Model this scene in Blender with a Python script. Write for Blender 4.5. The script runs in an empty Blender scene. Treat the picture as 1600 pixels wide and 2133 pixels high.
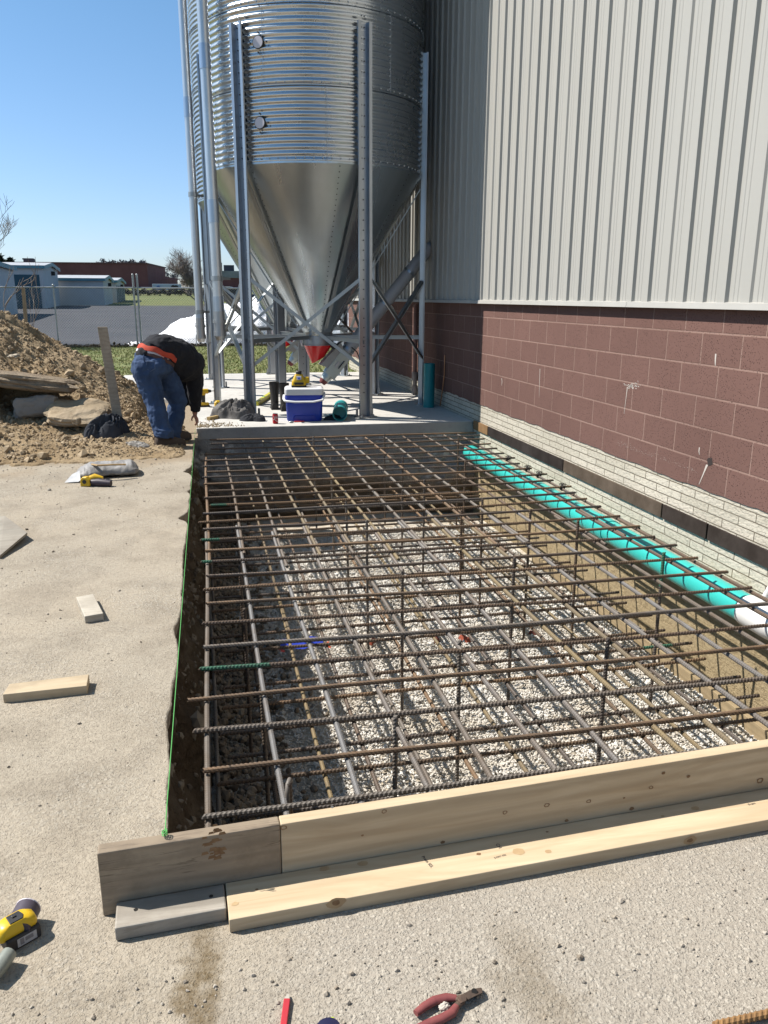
import bpy, math, random
import numpy as np
from mathutils import Vector, Matrix, noise as mnoise

random.seed(7)
rng = np.random.default_rng(7)
S = bpy.context.scene
COL = S.collection
R = math.radians

# ------------------------------------------------------------------ camera
FPX, YAW, PITCH, ROLL, CAMZ = 1665.57, R(12.870), R(-15.0225), R(0.187), 1.5
PW, PH = 1600.0, 2133.0
def _basis():
    cy, sy, cp, sp = math.cos(YAW), math.sin(YAW), math.cos(PITCH), math.sin(PITCH)
    f = Vector((sy*cp, cy*cp, sp)); r = Vector((cy, -sy, 0)); u = r.cross(f)
    cr, sr = math.cos(ROLL), math.sin(ROLL)
    return r*cr+u*sr, -r*sr+u*cr, f
CR, CU, CF = _basis()
CAM = Vector((0, 0, CAMZ))
cd = bpy.data.cameras.new('camera'); cam = bpy.data.objects.new('camera', cd); COL.objects.link(cam)
cd.sensor_fit = 'AUTO'; cd.sensor_width = 36.0; cd.lens = FPX/PH*36.0
cd.clip_start = 0.05; cd.clip_end = 3000
M3 = Matrix((CR, CU, -CF)).transposed()
cam.matrix_world = Matrix.Translation(CAM) @ M3.to_4x4()
S.camera = cam

# measured photo point -> world point on a plane (z = const, y = const or x = const)
def _ray(px, py): return CF + CR*((px-PW/2)/FPX) - CU*((py-PH/2)/FPX)
def G(px, py, z=0.0):
    d = _ray(px, py); return CAM + d*((z-CAMZ)/d.z)
def GY(px, py, y):
    d = _ray(px, py); return CAM + d*(y/d.y)
def GX(px, py, x):
    d = _ray(px, py); return CAM + d*(x/d.x)

# ------------------------------------------------------------------ light
SUN = Vector((-0.78, 0.33, 1.0)).normalized()
EL = math.asin(SUN.z); AZ = math.atan2(SUN.x, SUN.y)
w = bpy.data.worlds.new('World'); S.world = w; w.use_nodes = True
wn = w.node_tree; bg = wn.nodes['Background']
sky = wn.nodes.new('ShaderNodeTexSky'); sky.sky_type = 'NISHITA'; sky.sun_disc = False
sky.sun_elevation = EL; sky.sun_rotation = AZ; sky.air_density = 0.9; sky.dust_density = 0.7; sky.ozone_density = 2.4; sky.altitude = 200
tint = wn.nodes.new('ShaderNodeMix'); tint.data_type = 'RGBA'; tint.blend_type = 'MULTIPLY'; tint.inputs[0].default_value = 1.0

_tc = wn.nodes.new('ShaderNodeTexCoord'); _sp = wn.nodes.new('ShaderNodeSeparateXYZ'); wn.links.new(_tc.outputs['Generated'], _sp.inputs[0])
_rp = wn.nodes.new('ShaderNodeValToRGB'); wn.links.new(_sp.outputs[2], _rp.inputs['Fac'])     # cooler air low over the horizon, as on the clear spring day
_e = _rp.color_ramp.elements; _e[0].position = 0.0; _e[0].color = (0.98, 1.02, 1.20, 1); _e[1].position = .42; _e[1].color = (0.76, 1.10, 1.14, 1)
wn.links.new(_rp.outputs['Color'], tint.inputs[7])
wn.links.new(sky.outputs['Color'], tint.inputs[6])
wn.links.new(tint.outputs[2], bg.inputs['Color']); bg.inputs['Strength'].default_value = 0.078
sd = bpy.data.lights.new('sun', 'SUN'); sun = bpy.data.objects.new('sun', sd); COL.objects.link(sun)
sd.energy = 5.0; sd.angle = R(0.53); sd.color = (1.0, 0.94, 0.86)
sun.rotation_euler = SUN.to_track_quat('Z', 'Y').to_euler(); sun.location = SUN*60
S.view_settings.view_transform = 'Standard'; S.view_settings.look = 'None'
S.view_settings.exposure = 0.78; S.view_settings.gamma = 1.0
try:
    S.cycles.max_bounces = 6; S.cycles.glossy_bounces = 4; S.cycles.diffuse_bounces = 3; S.cycles.caustics_reflective = False
except Exception: pass

# ------------------------------------------------------------------ helpers: tags and meshes
ORG = {}
def tag(o, label=None, cat=None, group=None, kind=None):
    if label: o['label'] = label
    if cat: o['category'] = cat
    if group: o['group'] = group
    if kind: o['kind'] = kind
    return o
def empty(name, loc, label=None, cat=None, group=None):
    o = bpy.data.objects.new(name, None); COL.objects.link(o); o.location = loc
    o.empty_display_size = 0.1
    ORG[o.name] = Vector(loc)
    return tag(o, label, cat, group)
def rotz(a): return Matrix.Rotation(a, 4, 'Z')

class MB:
    def __init__(s): s.v = []; s.f = []; s.mi = []; s.n = 0; s.M = None
    def add(s, vs, fs, mi=0):
        vs = np.asarray([tuple(p) for p in vs], float)
        if s.M is not None:
            m = np.array(s.M); vs = vs @ m[:3, :3].T + m[:3, 3]
        s.v.append(vs); s.f += [tuple(i+s.n for i in f) for f in fs]; s.mi += [mi]*len(fs); s.n += len(vs)
        return s
    def box(s, c, d, mi=0, taper=(1, 1)):
        x, y, z = d[0]/2, d[1]/2, d[2]/2; tx, ty = taper
        vs = [(c[0]+a*x*(tx if k > 0 else 1), c[1]+b*y*(ty if k > 0 else 1), c[2]+k*z) for k in (-1, 1) for a, b in ((-1, -1), (1, -1), (1, 1), (-1, 1))]
        return s.add(vs, [(3, 2, 1, 0), (4, 5, 6, 7), (0, 1, 5, 4), (1, 2, 6, 5), (2, 3, 7, 6), (3, 0, 4, 7)], mi)
    def prism(s, poly, z0, z1, mi=0):
        n = len(poly)
        vs = [(p[0], p[1], z0) for p in poly]+[(p[0], p[1], z1) for p in poly]
        return s.add(vs, [tuple(range(n-1, -1, -1)), tuple(range(n, 2*n))]+[(i, (i+1) % n, n+(i+1) % n, n+i) for i in range(n)], mi)
    def hull8(s, top, bot, mi=0):
        n = len(top); vs = [tuple(p) for p in bot]+[tuple(p) for p in top]
        return s.add(vs, [tuple(range(n-1, -1, -1)), tuple(range(n, 2*n))]+[(i, (i+1) % n, n+(i+1) % n, n+i) for i in range(n)], mi)
    def loft(s, rings, mi=0, caps=True, closed=True):
        n = len(rings[0]); vs = [tuple(p) for r in rings for p in r]; fs = []
        for k in range(len(rings)-1):
            for i in range(n if closed else n-1):
                j = (i+1) % n; fs.append((k*n+i, k*n+j, (k+1)*n+j, (k+1)*n+i))
        if caps and closed:
            fs.append(tuple(range(n-1, -1, -1))); fs.append(tuple((len(rings)-1)*n+i for i in range(n)))
        return s.add(vs, fs, mi)
    def tube(s, path, r, n=10, mi=0, caps=True, flat=1.0, up=None):
        path = [Vector(p) for p in path]; rs = r if isinstance(r, (list, tuple)) else [r]*len(path)
        rings = []; prev = None
        for i, p in enumerate(path):
            t = (path[min(i+1, len(path)-1)]-path[max(i-1, 0)]).normalized()
            if prev is None:
                a = Vector(up) if up else (Vector((0, 0, 1)) if abs(t.z) < .9 else Vector((1, 0, 0)))
            else: a = prev
            a = (a-t*a.dot(t)).normalized(); b = t.cross(a); prev = a
            ra, rb = (rs[i] if isinstance(rs[i], tuple) else (rs[i]*flat, rs[i]))
            rings.append([p+a*(math.cos(2*math.pi*k/n)*ra)+b*(math.sin(2*math.pi*k/n)*rb) for k in range(n)])
        return s.loft(rings, mi, caps)
    def cyl(s, p0, p1, r0, r1=None, n=16, mi=0, caps=True):
        return s.tube([p0, p1], [r0, r0 if r1 is None else r1], n, mi, caps)
    def lathe(s, prof, c, n=32, mi=0, a0=0.0):
        return s.loft([[(c[0]+r*math.cos(a0+2*math.pi*k/n), c[1]+r*math.sin(a0+2*math.pi*k/n), c[2]+z) for k in range(n)] for r, z in prof], mi, True)
    def bar(s, p0, p1, wx, wz, mi=0, up=(0, 0, 1)):
        p0, p1 = Vector(p0), Vector(p1); t = (p1-p0).normalized(); a = Vector(up)
        if abs(a.dot(t)) > .98: a = Vector((1, 0, 0))
        a = (a-t*a.dot(t)).normalized(); b = t.cross(a)
        q = [(-wx/2, -wz/2), (wx/2, -wz/2), (wx/2, wz/2), (-wx/2, wz/2)]
        return s.loft([[p+b*x+a*z for x, z in q] for p in (p0, p1)], mi)
    def sphere(s, c, r, n=12, m=8, mi=0):
        rr = r if isinstance(r, (tuple, list)) else (r, r, r)
        rings = []
        for i in range(m+1):
            t = -math.pi/2+math.pi*i/m; q = max(math.cos(t), .02)
            rings.append([(c[0]+rr[0]*q*math.cos(2*math.pi*k/n), c[1]+rr[1]*q*math.sin(2*math.pi*k/n), c[2]+rr[2]*math.sin(t)) for k in range(n)])
        return s.loft(rings, mi)
    def build(s, name, mats, parent=None, smooth=None, bevel=0, origin=None):
        vs = np.concatenate(s.v)
        if parent is not None: org = ORG[parent.name]
        elif origin is not None: org = Vector(origin)
        else:
            lo, hi = vs.min(0), vs.max(0); org = Vector(((lo[0]+hi[0])/2, (lo[1]+hi[1])/2, lo[2]))
        me = bpy.data.meshes.new(name); me.from_pydata((vs-np.array(org)).tolist(), [], s.f)
        if not isinstance(mats, (list, tuple)): mats = [mats]
        for m in mats: me.materials.append(m)
        if len(mats) > 1: me.polygons.foreach_set('material_index', s.mi)
        if smooth is not None:
            me.polygons.foreach_set('use_smooth', [True]*len(s.f))
            if smooth < 179: me.set_sharp_from_angle(angle=R(smooth))
        me.update()
        o = bpy.data.objects.new(name, me); COL.objects.link(o)
        ORG[o.name] = Vector(org)
        if parent is not None: o.parent = parent
        else: o.location = org
        if bevel:
            b = o.modifiers.new('bevel', 'BEVEL'); b.width = bevel; b.segments = 2; b.limit_method = 'ANGLE'; b.angle_limit = R(35)
        return o
def np_obj(name, vs, fs, mats, smooth=False, parent=None, origin=(0, 0, 0), mi=None):
    """large mesh from arrays; fs is (n,3) or (n,4)"""
    vs = np.asarray(vs, np.float32)-np.array(origin, np.float32); fs = np.asarray(fs, np.int32); k = fs.shape[1]
    me = bpy.data.meshes.new(name); me.vertices.add(len(vs)); me.vertices.foreach_set('co', vs.ravel())
    me.loops.add(fs.size); me.loops.foreach_set('vertex_index', fs.ravel())
    me.polygons.add(len(fs)); me.polygons.foreach_set('loop_start', np.arange(0, fs.size, k, dtype=np.int32))
    try: me.polygons.foreach_set('loop_total', np.full(len(fs), k, np.int32))
    except Exception: pass
    if not isinstance(mats, (list, tuple)): mats = [mats]
    for m in mats: me.materials.append(m)
    if mi is not None: me.polygons.foreach_set('material_index', np.asarray(mi, np.int32))
    me.polygons.foreach_set('use_smooth', np.full(len(fs), bool(smooth)))
    me.update(calc_edges=True); me.validate()
    o = bpy.data.objects.new(name, me); COL.objects.link(o); o.location = origin; ORG[o.name] = Vector(origin)
    if parent is not None: o.parent = parent; o.location = (0, 0, 0)
    return o
def grid_faces(nu, nv):
    i = np.arange(nu-1)[:, None]; j = np.arange(nv-1)[None, :]
    a = i*nv+j
    return np.stack([a, a+nv, a+nv+1, a+1], -1).reshape(-1, 4)
def vnoise(x, y, seed=0):
    xi = np.floor(x).astype(np.int64); yi = np.floor(y).astype(np.int64); fx = x-xi; fy = y-yi
    def h(a, b):
        n = (a*374761393+b*668265263+seed*1274126177) & 0x7fffffff
        n = ((n ^ (n >> 13))*1274126177) & 0x7fffffff
        return ((n ^ (n >> 16)) & 0xffff)/65535.0
    u = fx*fx*(3-2*fx); v = fy*fy*(3-2*fy)
    return (h(xi, yi)*(1-u)+h(xi+1, yi)*u)*(1-v)+(h(xi, yi+1)*(1-u)+h(xi+1, yi+1)*u)*v
def fbm(x, y, oct=4, seed=0, gain=.5):
    t = 0; a = 1; s = 0
    for k in range(oct):
        t = t+a*(vnoise(x*2**k, y*2**k, seed+k)-.5); s += a; a *= gain
    return t/s*2
# icosahedron stones joined into one mesh
_p = (1+5**.5)/2
ICO_V = np.array([(-1, _p, 0), (1, _p, 0), (-1, -_p, 0), (1, -_p, 0), (0, -1, _p), (0, 1, _p), (0, -1, -_p), (0, 1, -_p), (_p, 0, -1), (_p, 0, 1), (-_p, 0, -1), (-_p, 0, 1)])/np.sqrt(1+_p*_p)
ICO_F = np.array([(0, 11, 5), (0, 5, 1), (0, 1, 7), (0, 7, 10), (0, 10, 11), (1, 5, 9), (5, 11, 4), (11, 10, 2), (10, 7, 6), (7, 1, 8), (3, 9, 4), (3, 4, 2), (3, 2, 6), (3, 6, 8), (3, 8, 9), (4, 9, 5), (2, 4, 11), (6, 2, 10), (8, 6, 7), (9, 8, 1)])
def stones(pos, rad, squash=.7, jit=.28):
    n = len(pos)
    q = rng.normal(size=(n, 4)); q /= np.linalg.norm(q, axis=1)[:, None]
    a, b, c, d = q.T
    Rm = np.stack([np.stack([1-2*(c*c+d*d), 2*(b*c-a*d), 2*(b*d+a*c)], -1), np.stack([2*(b*c+a*d), 1-2*(b*b+d*d), 2*(c*d-a*b)], -1), np.stack([2*(b*d-a*c), 2*(c*d+a*b), 1-2*(b*b+c*c)], -1)], 1)
    base = ICO_V[None]*(1+rng.uniform(-jit, jit, (n, 12, 1)))*rng.uniform(squash, 1.15, (n, 1, 3))
    v = np.einsum('nij,nkj->nki', Rm, base)*rad[:, None, None]+pos[:, None, :]
    f = (ICO_F[None]+(np.arange(n)*12)[:, None, None]).reshape(-1, 3)
    return v.reshape(-1, 3), f

# ------------------------------------------------------------------ helpers: materials
KC = .80          # the photograph is exposed a step brighter than these base colours were mixed for
class NT:
    def __init__(s, name, k=None):
        s.k = KC if k is None else k
        s.m = bpy.data.materials.new(name); s.m.use_nodes = True; s.t = s.m.node_tree; s.b = s.t.nodes['Principled BSDF']
    def n(s, kind, **kw):
        x = s.t.nodes.new('ShaderNode'+kind)
        for k, v in kw.items():
            if hasattr(x, k) and k not in x.inputs: setattr(x, k, v)
            else: x.inputs[k].default_value = v
        return x
    def l(s, a, b): s.t.links.new(a, b)
    def coord(s, rand=True):
        tc = s.n('TexCoord')
        if not rand: return tc.outputs['Object']
        oi = s.n('ObjectInfo'); mu = s.n('VectorMath', operation='SCALE'); mu.inputs[0].default_value = (13.1, 7.7, 5.3)
        s.l(oi.outputs['Random'], mu.inputs['Scale']); ad = s.n('VectorMath', operation='ADD')
        s.l(tc.outputs['Object'], ad.inputs[0]); s.l(mu.outputs[0], ad.inputs[1]); return ad.outputs[0]
    def scale(s, v, sc):
        m = s.n('Mapping'); m.inputs['Scale'].default_value = sc; s.l(v, m.inputs['Vector']); return m.outputs[0]
    def noise(s, v, scale, detail=4, rough=.55, dist=0):
        x = s.n('TexNoise'); x.inputs['Scale'].default_value = scale; x.inputs['Detail'].default_value = detail
        x.inputs['Roughness'].default_value = rough; x.inputs['Distortion'].default_value = dist; s.l(v, x.inputs['Vector']); return x.outputs['Fac']
    def vor(s, v, scale, out='Distance', feature='F1'):
        x = s.n('TexVoronoi', feature=feature); x.inputs['Scale'].default_value = scale; s.l(v, x.inputs['Vector']); return x.outputs[out]
    def ramp(s, f, stops):
        x = s.n('ValToRGB'); e = x.color_ramp.elements
        while len(e) < len(stops): e.new(.5)
        for i, (p, c) in enumerate(stops):
            e[i].position = p; e[i].color = (c, c, c, 1) if isinstance(c, (int, float)) else (*[q*s.k for q in c], 1)
        s.l(f, x.inputs['Fac']); return x.outputs['Color']
    def mix(s, f, a, b, blend='MIX'):
        x = s.n('Mix', data_type='RGBA', blend_type=blend)
        for sock, v in ((x.inputs[0], f), (x.inputs[6], a), (x.inputs[7], b)):
            if isinstance(v, (int, float)): sock.default_value = v
            elif isinstance(v, tuple): sock.default_value = (*[q*s.k for q in v], 1)
            else: s.l(v, sock)
        return x.outputs[2]
    def math(s, op, a, b=None, c=None, clamp=False):
        x = s.n('Math', operation=op); x.use_clamp = clamp
        for i, v in enumerate((a, b, c)):
            if v is None: continue
            if isinstance(v, (int, float)): x.inputs[i].default_value = v
            else: s.l(v, x.inputs[i])
        return x.outputs[0]
    def bump(s, h, strength=.4, dist=.01, normal=None):
        x = s.n('Bump'); x.inputs['Strength'].default_value = strength; x.inputs['Distance'].default_value = dist
        s.l(h, x.inputs['Height'])
        if normal is not None: s.l(normal, x.inputs['Normal'])
        return x.outputs[0]
    def out(s, col=None, rough=None, metal=None, normal=None, spec=None):
        for k, v in (('Base Color', col), ('Roughness', rough), ('Metallic', metal), ('Normal', normal), ('Specular IOR Level', spec)):
            if v is None: continue
            i = s.b.inputs[k]
            if isinstance(v, tuple): i.default_value = (*[q*s.k for q in v], 1)
            elif isinstance(v, (int, float)): i.default_value = v
            else: s.l(v, i)
        return s.m
_mc = {}
def pm(name, c1, c2=None, scale=6, rough=.6, metal=0.0, bump=.15, bscale=60, bdist=.004, spec=.4, stretch=(1, 1, 1)):
    if name in _mc: return _mc[name]
    t = NT(name); v = t.scale(t.coord(), stretch)
    c2 = c2 or tuple(x*.72 for x in c1)
    f = t.noise(v, scale, 5); c = t.mix(t.ramp(f, [(.32, 0.0), (.68, 1.0)]), c1, c2)
    r = t.math('MULTIPLY_ADD', f, .25, rough-.12, clamp=True)
    nrm = t.bump(t.noise(v, bscale, 3), bump, bdist) if bump else None
    _mc[name] = t.out(c, r, metal, nrm, spec); return _mc[name]

def m_asphalt():
    t = NT('yard asphalt'); v = t.coord(False)
    big = t.noise(v, .55, 5, .6); mid = t.noise(v, 3.0, 6, .65); fine = t.noise(v, 90, 4, .7)
    c = t.mix(t.ramp(big, [(.36, 0.0), (.62, 1.0)]), (.45, .385, .295), (.41, .36, .285))
    c = t.mix(t.ramp(mid, [(.30, 1.0), (.55, 0.0)]), c, (.30, .255, .195))
    grit = t.noise(v, 38, 6, .75); c = t.mix(t.math('MULTIPLY', t.ramp(grit, [(.34, 1.0), (.5, 0.0)]), .35), c, (.24, .20, .155)); c = t.mix(t.math('MULTIPLY', t.ramp(grit, [(.54, 0.0), (.68, 1.0)]), .35), c, (.50, .45, .37))
    # aggregate showing through the fines
    nzv = t.n('TexNoise'); nzv.inputs['Scale'].default_value = 75; nzv.inputs['Detail'].default_value = 4; t.l(v, nzv.inputs['Vector'])
    nsc = t.n('VectorMath', operation='SCALE'); nsc.inputs['Scale'].default_value = .011; t.l(nzv.outputs['Color'], nsc.inputs[0]); nad = t.n('VectorMath', operation='ADD'); t.l(v, nad.inputs[0]); t.l(nsc.outputs[0], nad.inputs[1]); dv = nad.outputs[0]
    x = t.n('TexVoronoi', feature='F1'); x.inputs['Scale'].default_value = 112; x.inputs['Randomness'].default_value = 1; t.l(dv, x.inputs['Vector'])
    x2 = t.n('TexVoronoi', feature='F1'); x2.inputs['Scale'].default_value = 230; x2.inputs['Randomness'].default_value = 1; t.l(dv, x2.inputs['Vector'])
    bwx = t.n('RGBToBW'); t.l(x.outputs['Color'], bwx.inputs[0]); sel = t.ramp(bwx.outputs[0], [(.45, 0.0), (.75, 1.0)]); bw2 = t.n('RGBToBW'); t.l(x2.outputs['Color'], bw2.inputs[0]); sel2 = t.ramp(bw2.outputs[0], [(.4, 0.0), (.7, 1.0)])
    patch = t.ramp(t.noise(v, 1.7, 5, .6), [(.44, .08), (.66, 1.0)])
    sp0 = t.n('SeparateXYZ'); t.l(v, sp0.inputs[0]); nzc = t.noise(v, 3.3, 5, .65)
    coarse = t.math('MULTIPLY', t.ramp(t.math('MULTIPLY_ADD', nzc, .7, sp0.outputs[0]), [(.28, 0.0), (.62, 1.0)]), t.ramp(t.math('SUBTRACT', t.math('MULTIPLY_ADD', nzc, .5, 1.55), sp0.outputs[1]), [(.0, 0.0), (.2, 1.0)]))
    c = t.mix(t.math('MULTIPLY', coarse, .8), c, (.395, .355, .30)); patch = t.math('MAXIMUM', patch, coarse)
    c = t.mix(t.math('MULTIPLY', t.math('MULTIPLY', sel, patch), .5), c, (.52, .475, .40))
    c = t.mix(t.math('MULTIPLY', t.ramp(fine, [(.30, 1.0), (.46, 0.0)]), .7), c, (.13, .11, .09))
    # brown drip stains that lie across the surface
    sep = t.n('SeparateXYZ'); t.l(v, sep.inputs[0]); X, Y = sep.outputs[0], sep.outputs[1]
    wob = t.math('MULTIPLY_ADD', t.noise(v, 9, 4), .22, -.11)
    def stain(cx, cy, sx, sy, k):
        a = t.math('POWER', t.math('DIVIDE', t.math('ADD', t.math('SUBTRACT', X, cx), wob), sx), 2.0)
        b = t.math('POWER', t.math('DIVIDE', t.math('SUBTRACT', Y, cy), sy), 2.0)
        return t.math('MULTIPLY', t.math('SUBTRACT', 1.0, t.math('ADD', a, b), clamp=True), k)
    st = t.math('MAXIMUM', stain(-.075, 1.50, .05, .30, 1.0), stain(.67, 1.36, .10, .22, .5))
    st = t.math('MULTIPLY', st, t.ramp(t.noise(v, 60, 5, .7), [(.3, .45), (.6, 1.0)]))
    c = t.mix(st, c, (.16, .115, .06))
    # loose soil spread towards the heap
    soil = t.math('MULTIPLY', t.ramp(t.math('MULTIPLY_ADD', t.noise(v, 1.2, 5, .65), 2.2, t.math('MULTIPLY_ADD', Y, .5, -4.35)), [(.35, 0.0), (.9, 1.0)]), .85)
    c = t.mix(soil, c, (.33, .255, .17))
    h = t.math('ADD', t.math('MULTIPLY', t.math('MULTIPLY', t.math('SUBTRACT', 1.0, x.outputs['Distance']), sel), t.math('MULTIPLY', patch, 1.3)), t.math('ADD', t.math('MULTIPLY', t.math('MULTIPLY', t.math('SUBTRACT', 1.0, x2.outputs['Distance']), sel2), .8), t.math('MULTIPLY', fine, .9)))
    n1 = t.bump(h, .9, .0042); n2 = t.bump(mid, .35, .012, n1)
    return t.out(c, .88, 0, n2, .25)
def m_gravel(name='washed gravel', c1=(.70, .685, .65), c2=(.46, .43, .38)):
    t = NT(name, 1.0 if name == 'washed gravel' else None); g = t.n('NewGeometry'); v = t.coord(False)
    f = g.outputs['Random Per Island']
    c = t.mix(t.ramp(f, [(0.0, 0.0), (.72, .35), (1.0, 1.0)]), c1, c2)
    c = t.mix(t.math('MULTIPLY', t.noise(v, 160, 3), .3), c, (.3, .26, .2))
    c = t.mix(t.math('MULTIPLY', t.ramp(t.noise(v, 1.9, 5, .6), [(.46, 0.0), (.64, 1.0)]), .55), c, tuple(q*.62 for q in c1[:1])+(c1[1]*.54, c1[2]*.43))
    return t.out(c, .85, 0, t.bump(t.noise(v, 260, 3), .3, .003), .3)
def m_soil(name, c1=(.24, .165, .095), c2=(.36, .28, .18), c3=(.13, .085, .05), bs=1.0, k=None):
    t = NT(name, k); v = t.coord(False)
    a = t.noise(v, 1.6, 6, .6); b = t.noise(v, 14, 6, .7); e = t.noise(v, 70, 4, .7)
    c = t.mix(t.ramp(a, [(.38, 0.0), (.62, 1.0)]), c1, c2); c = t.mix(t.math('MULTIPLY', t.ramp(b, [(.32, 1.0), (.52, 0.0)]), .6), c, c3)
    n1 = t.bump(e, .7*bs, .015); n2 = t.bump(b, .8*bs, .05, n1)
    return t.out(c, .95, 0, n2, .15)
def m_wood(name, c1, c2, axis='x', knots=0.0, grime=0.0, cracks=0.0):
    t = NT(name); v0 = t.coord(); sc = (1.6, 14, 14) if axis == 'x' else (14, 1.6, 14)
    v = t.scale(v0, sc)
    f = t.noise(v, 1.3, 5, .6, 1.2)
    x = t.n('TexWave', wave_type='BANDS', bands_direction='Z'); x.inputs['Scale'].default_value = .55; x.inputs['Distortion'].default_value = 9.0; x.inputs['Detail'].default_value = 3; x.inputs['Detail Scale'].default_value = .6
    t.l(v, x.inputs['Vector'])
    c = t.mix(t.ramp(f, [(.3, 0.0), (.7, 1.0)]), c1, c2)
    c = t.mix(t.math('MULTIPLY', t.ramp(x.outputs['Fac'], [(.45, 0.0), (1.0, 1.0)]), .34), c, tuple(k*.7 for k in c2))
    if knots:
        kv = t.scale(v0, (1, 2.4, 2.4) if axis == 'x' else (2.4, 1, 2.4))
        d = t.vor(kv, 3.4); k = t.ramp(d, [(.035, 1.0), (.055, .55), (.09, 0.0)])
        c = t.mix(t.math('MULTIPLY', k, knots), c, (.20, .11, .05))
    if cracks:
        ck = t.ramp(t.math('ABSOLUTE', t.math('SUBTRACT', t.noise(t.scale(v0, (1.2, 20, 20)), 1.0, 5, .6, .6), .5)), [(.0, 1.0), (.012, .0)]); ck = t.math('MULTIPLY', ck, t.ramp(t.noise(v0, 5, 3), [(.42, 0.0), (.55, 1.0)])); c = t.mix(t.math('MULTIPLY', ck, cracks), c, (.07, .05, .035))
    if grime:
        c = t.mix(t.math('MULTIPLY', t.ramp(t.noise(v0, 7, 5, .7), [(.45, 0.0), (.7, 1.0)]), grime), c, (.17, .13, .09))
    return t.out(c, .62, 0, t.bump(t.math('ADD', f, t.math('MULTIPLY', x.outputs['Fac'], .5)), .22, .003), .3)
def m_steel(name, c1, c2, metal=.35, rough=.55):
    t = NT(name); v = t.coord(); a = t.noise(t.scale(v, (1, 1, 1)), 7, 6, .72); b = t.noise(v, 60, 3)
    oi = t.n('ObjectInfo')
    f = t.ramp(t.math('MULTIPLY_ADD', oi.outputs['Random'], .36, t.math('ADD', a, -.18)), [(.36, 0.0), (.66, 1.0)])
    c = t.mix(f, c1, c2); c = t.mix(t.math('MULTIPLY', b, .45), c, tuple(k*.55 for k in c2))
    return t.out(c, rough, metal, t.bump(b, .2, .002), .4)
def m_galv(name, col=(.60, .62, .64), rough=.33, spangle=True, aniso=0.0, dirt=.12, metal=.92):
    t = NT(name, 1.0); v = t.coord()
    f = t.noise(v, 2.4, 5, .6); s = t.vor(v, 55, 'Color') if spangle else f
    r = t.math('MULTIPLY_ADD', t.math('MULTIPLY', f, 1.0), .18, rough-.08)
    c = t.mix(t.math('MULTIPLY', t.ramp(f, [(.35, 0.0), (.7, 1.0)]), dirt*2), col, tuple(k*.72 for k in col))
    bw = t.n('RGBToBW'); t.l(s, bw.inputs[0]) if spangle else None
    if spangle: c = t.mix(t.math('MULTIPLY', bw.outputs[0], .16), c, tuple(k*.8 for k in col))
    return t.out(c, r, metal, t.bump(t.noise(v, 3.2, 3), .06, .05), .5)
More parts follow.
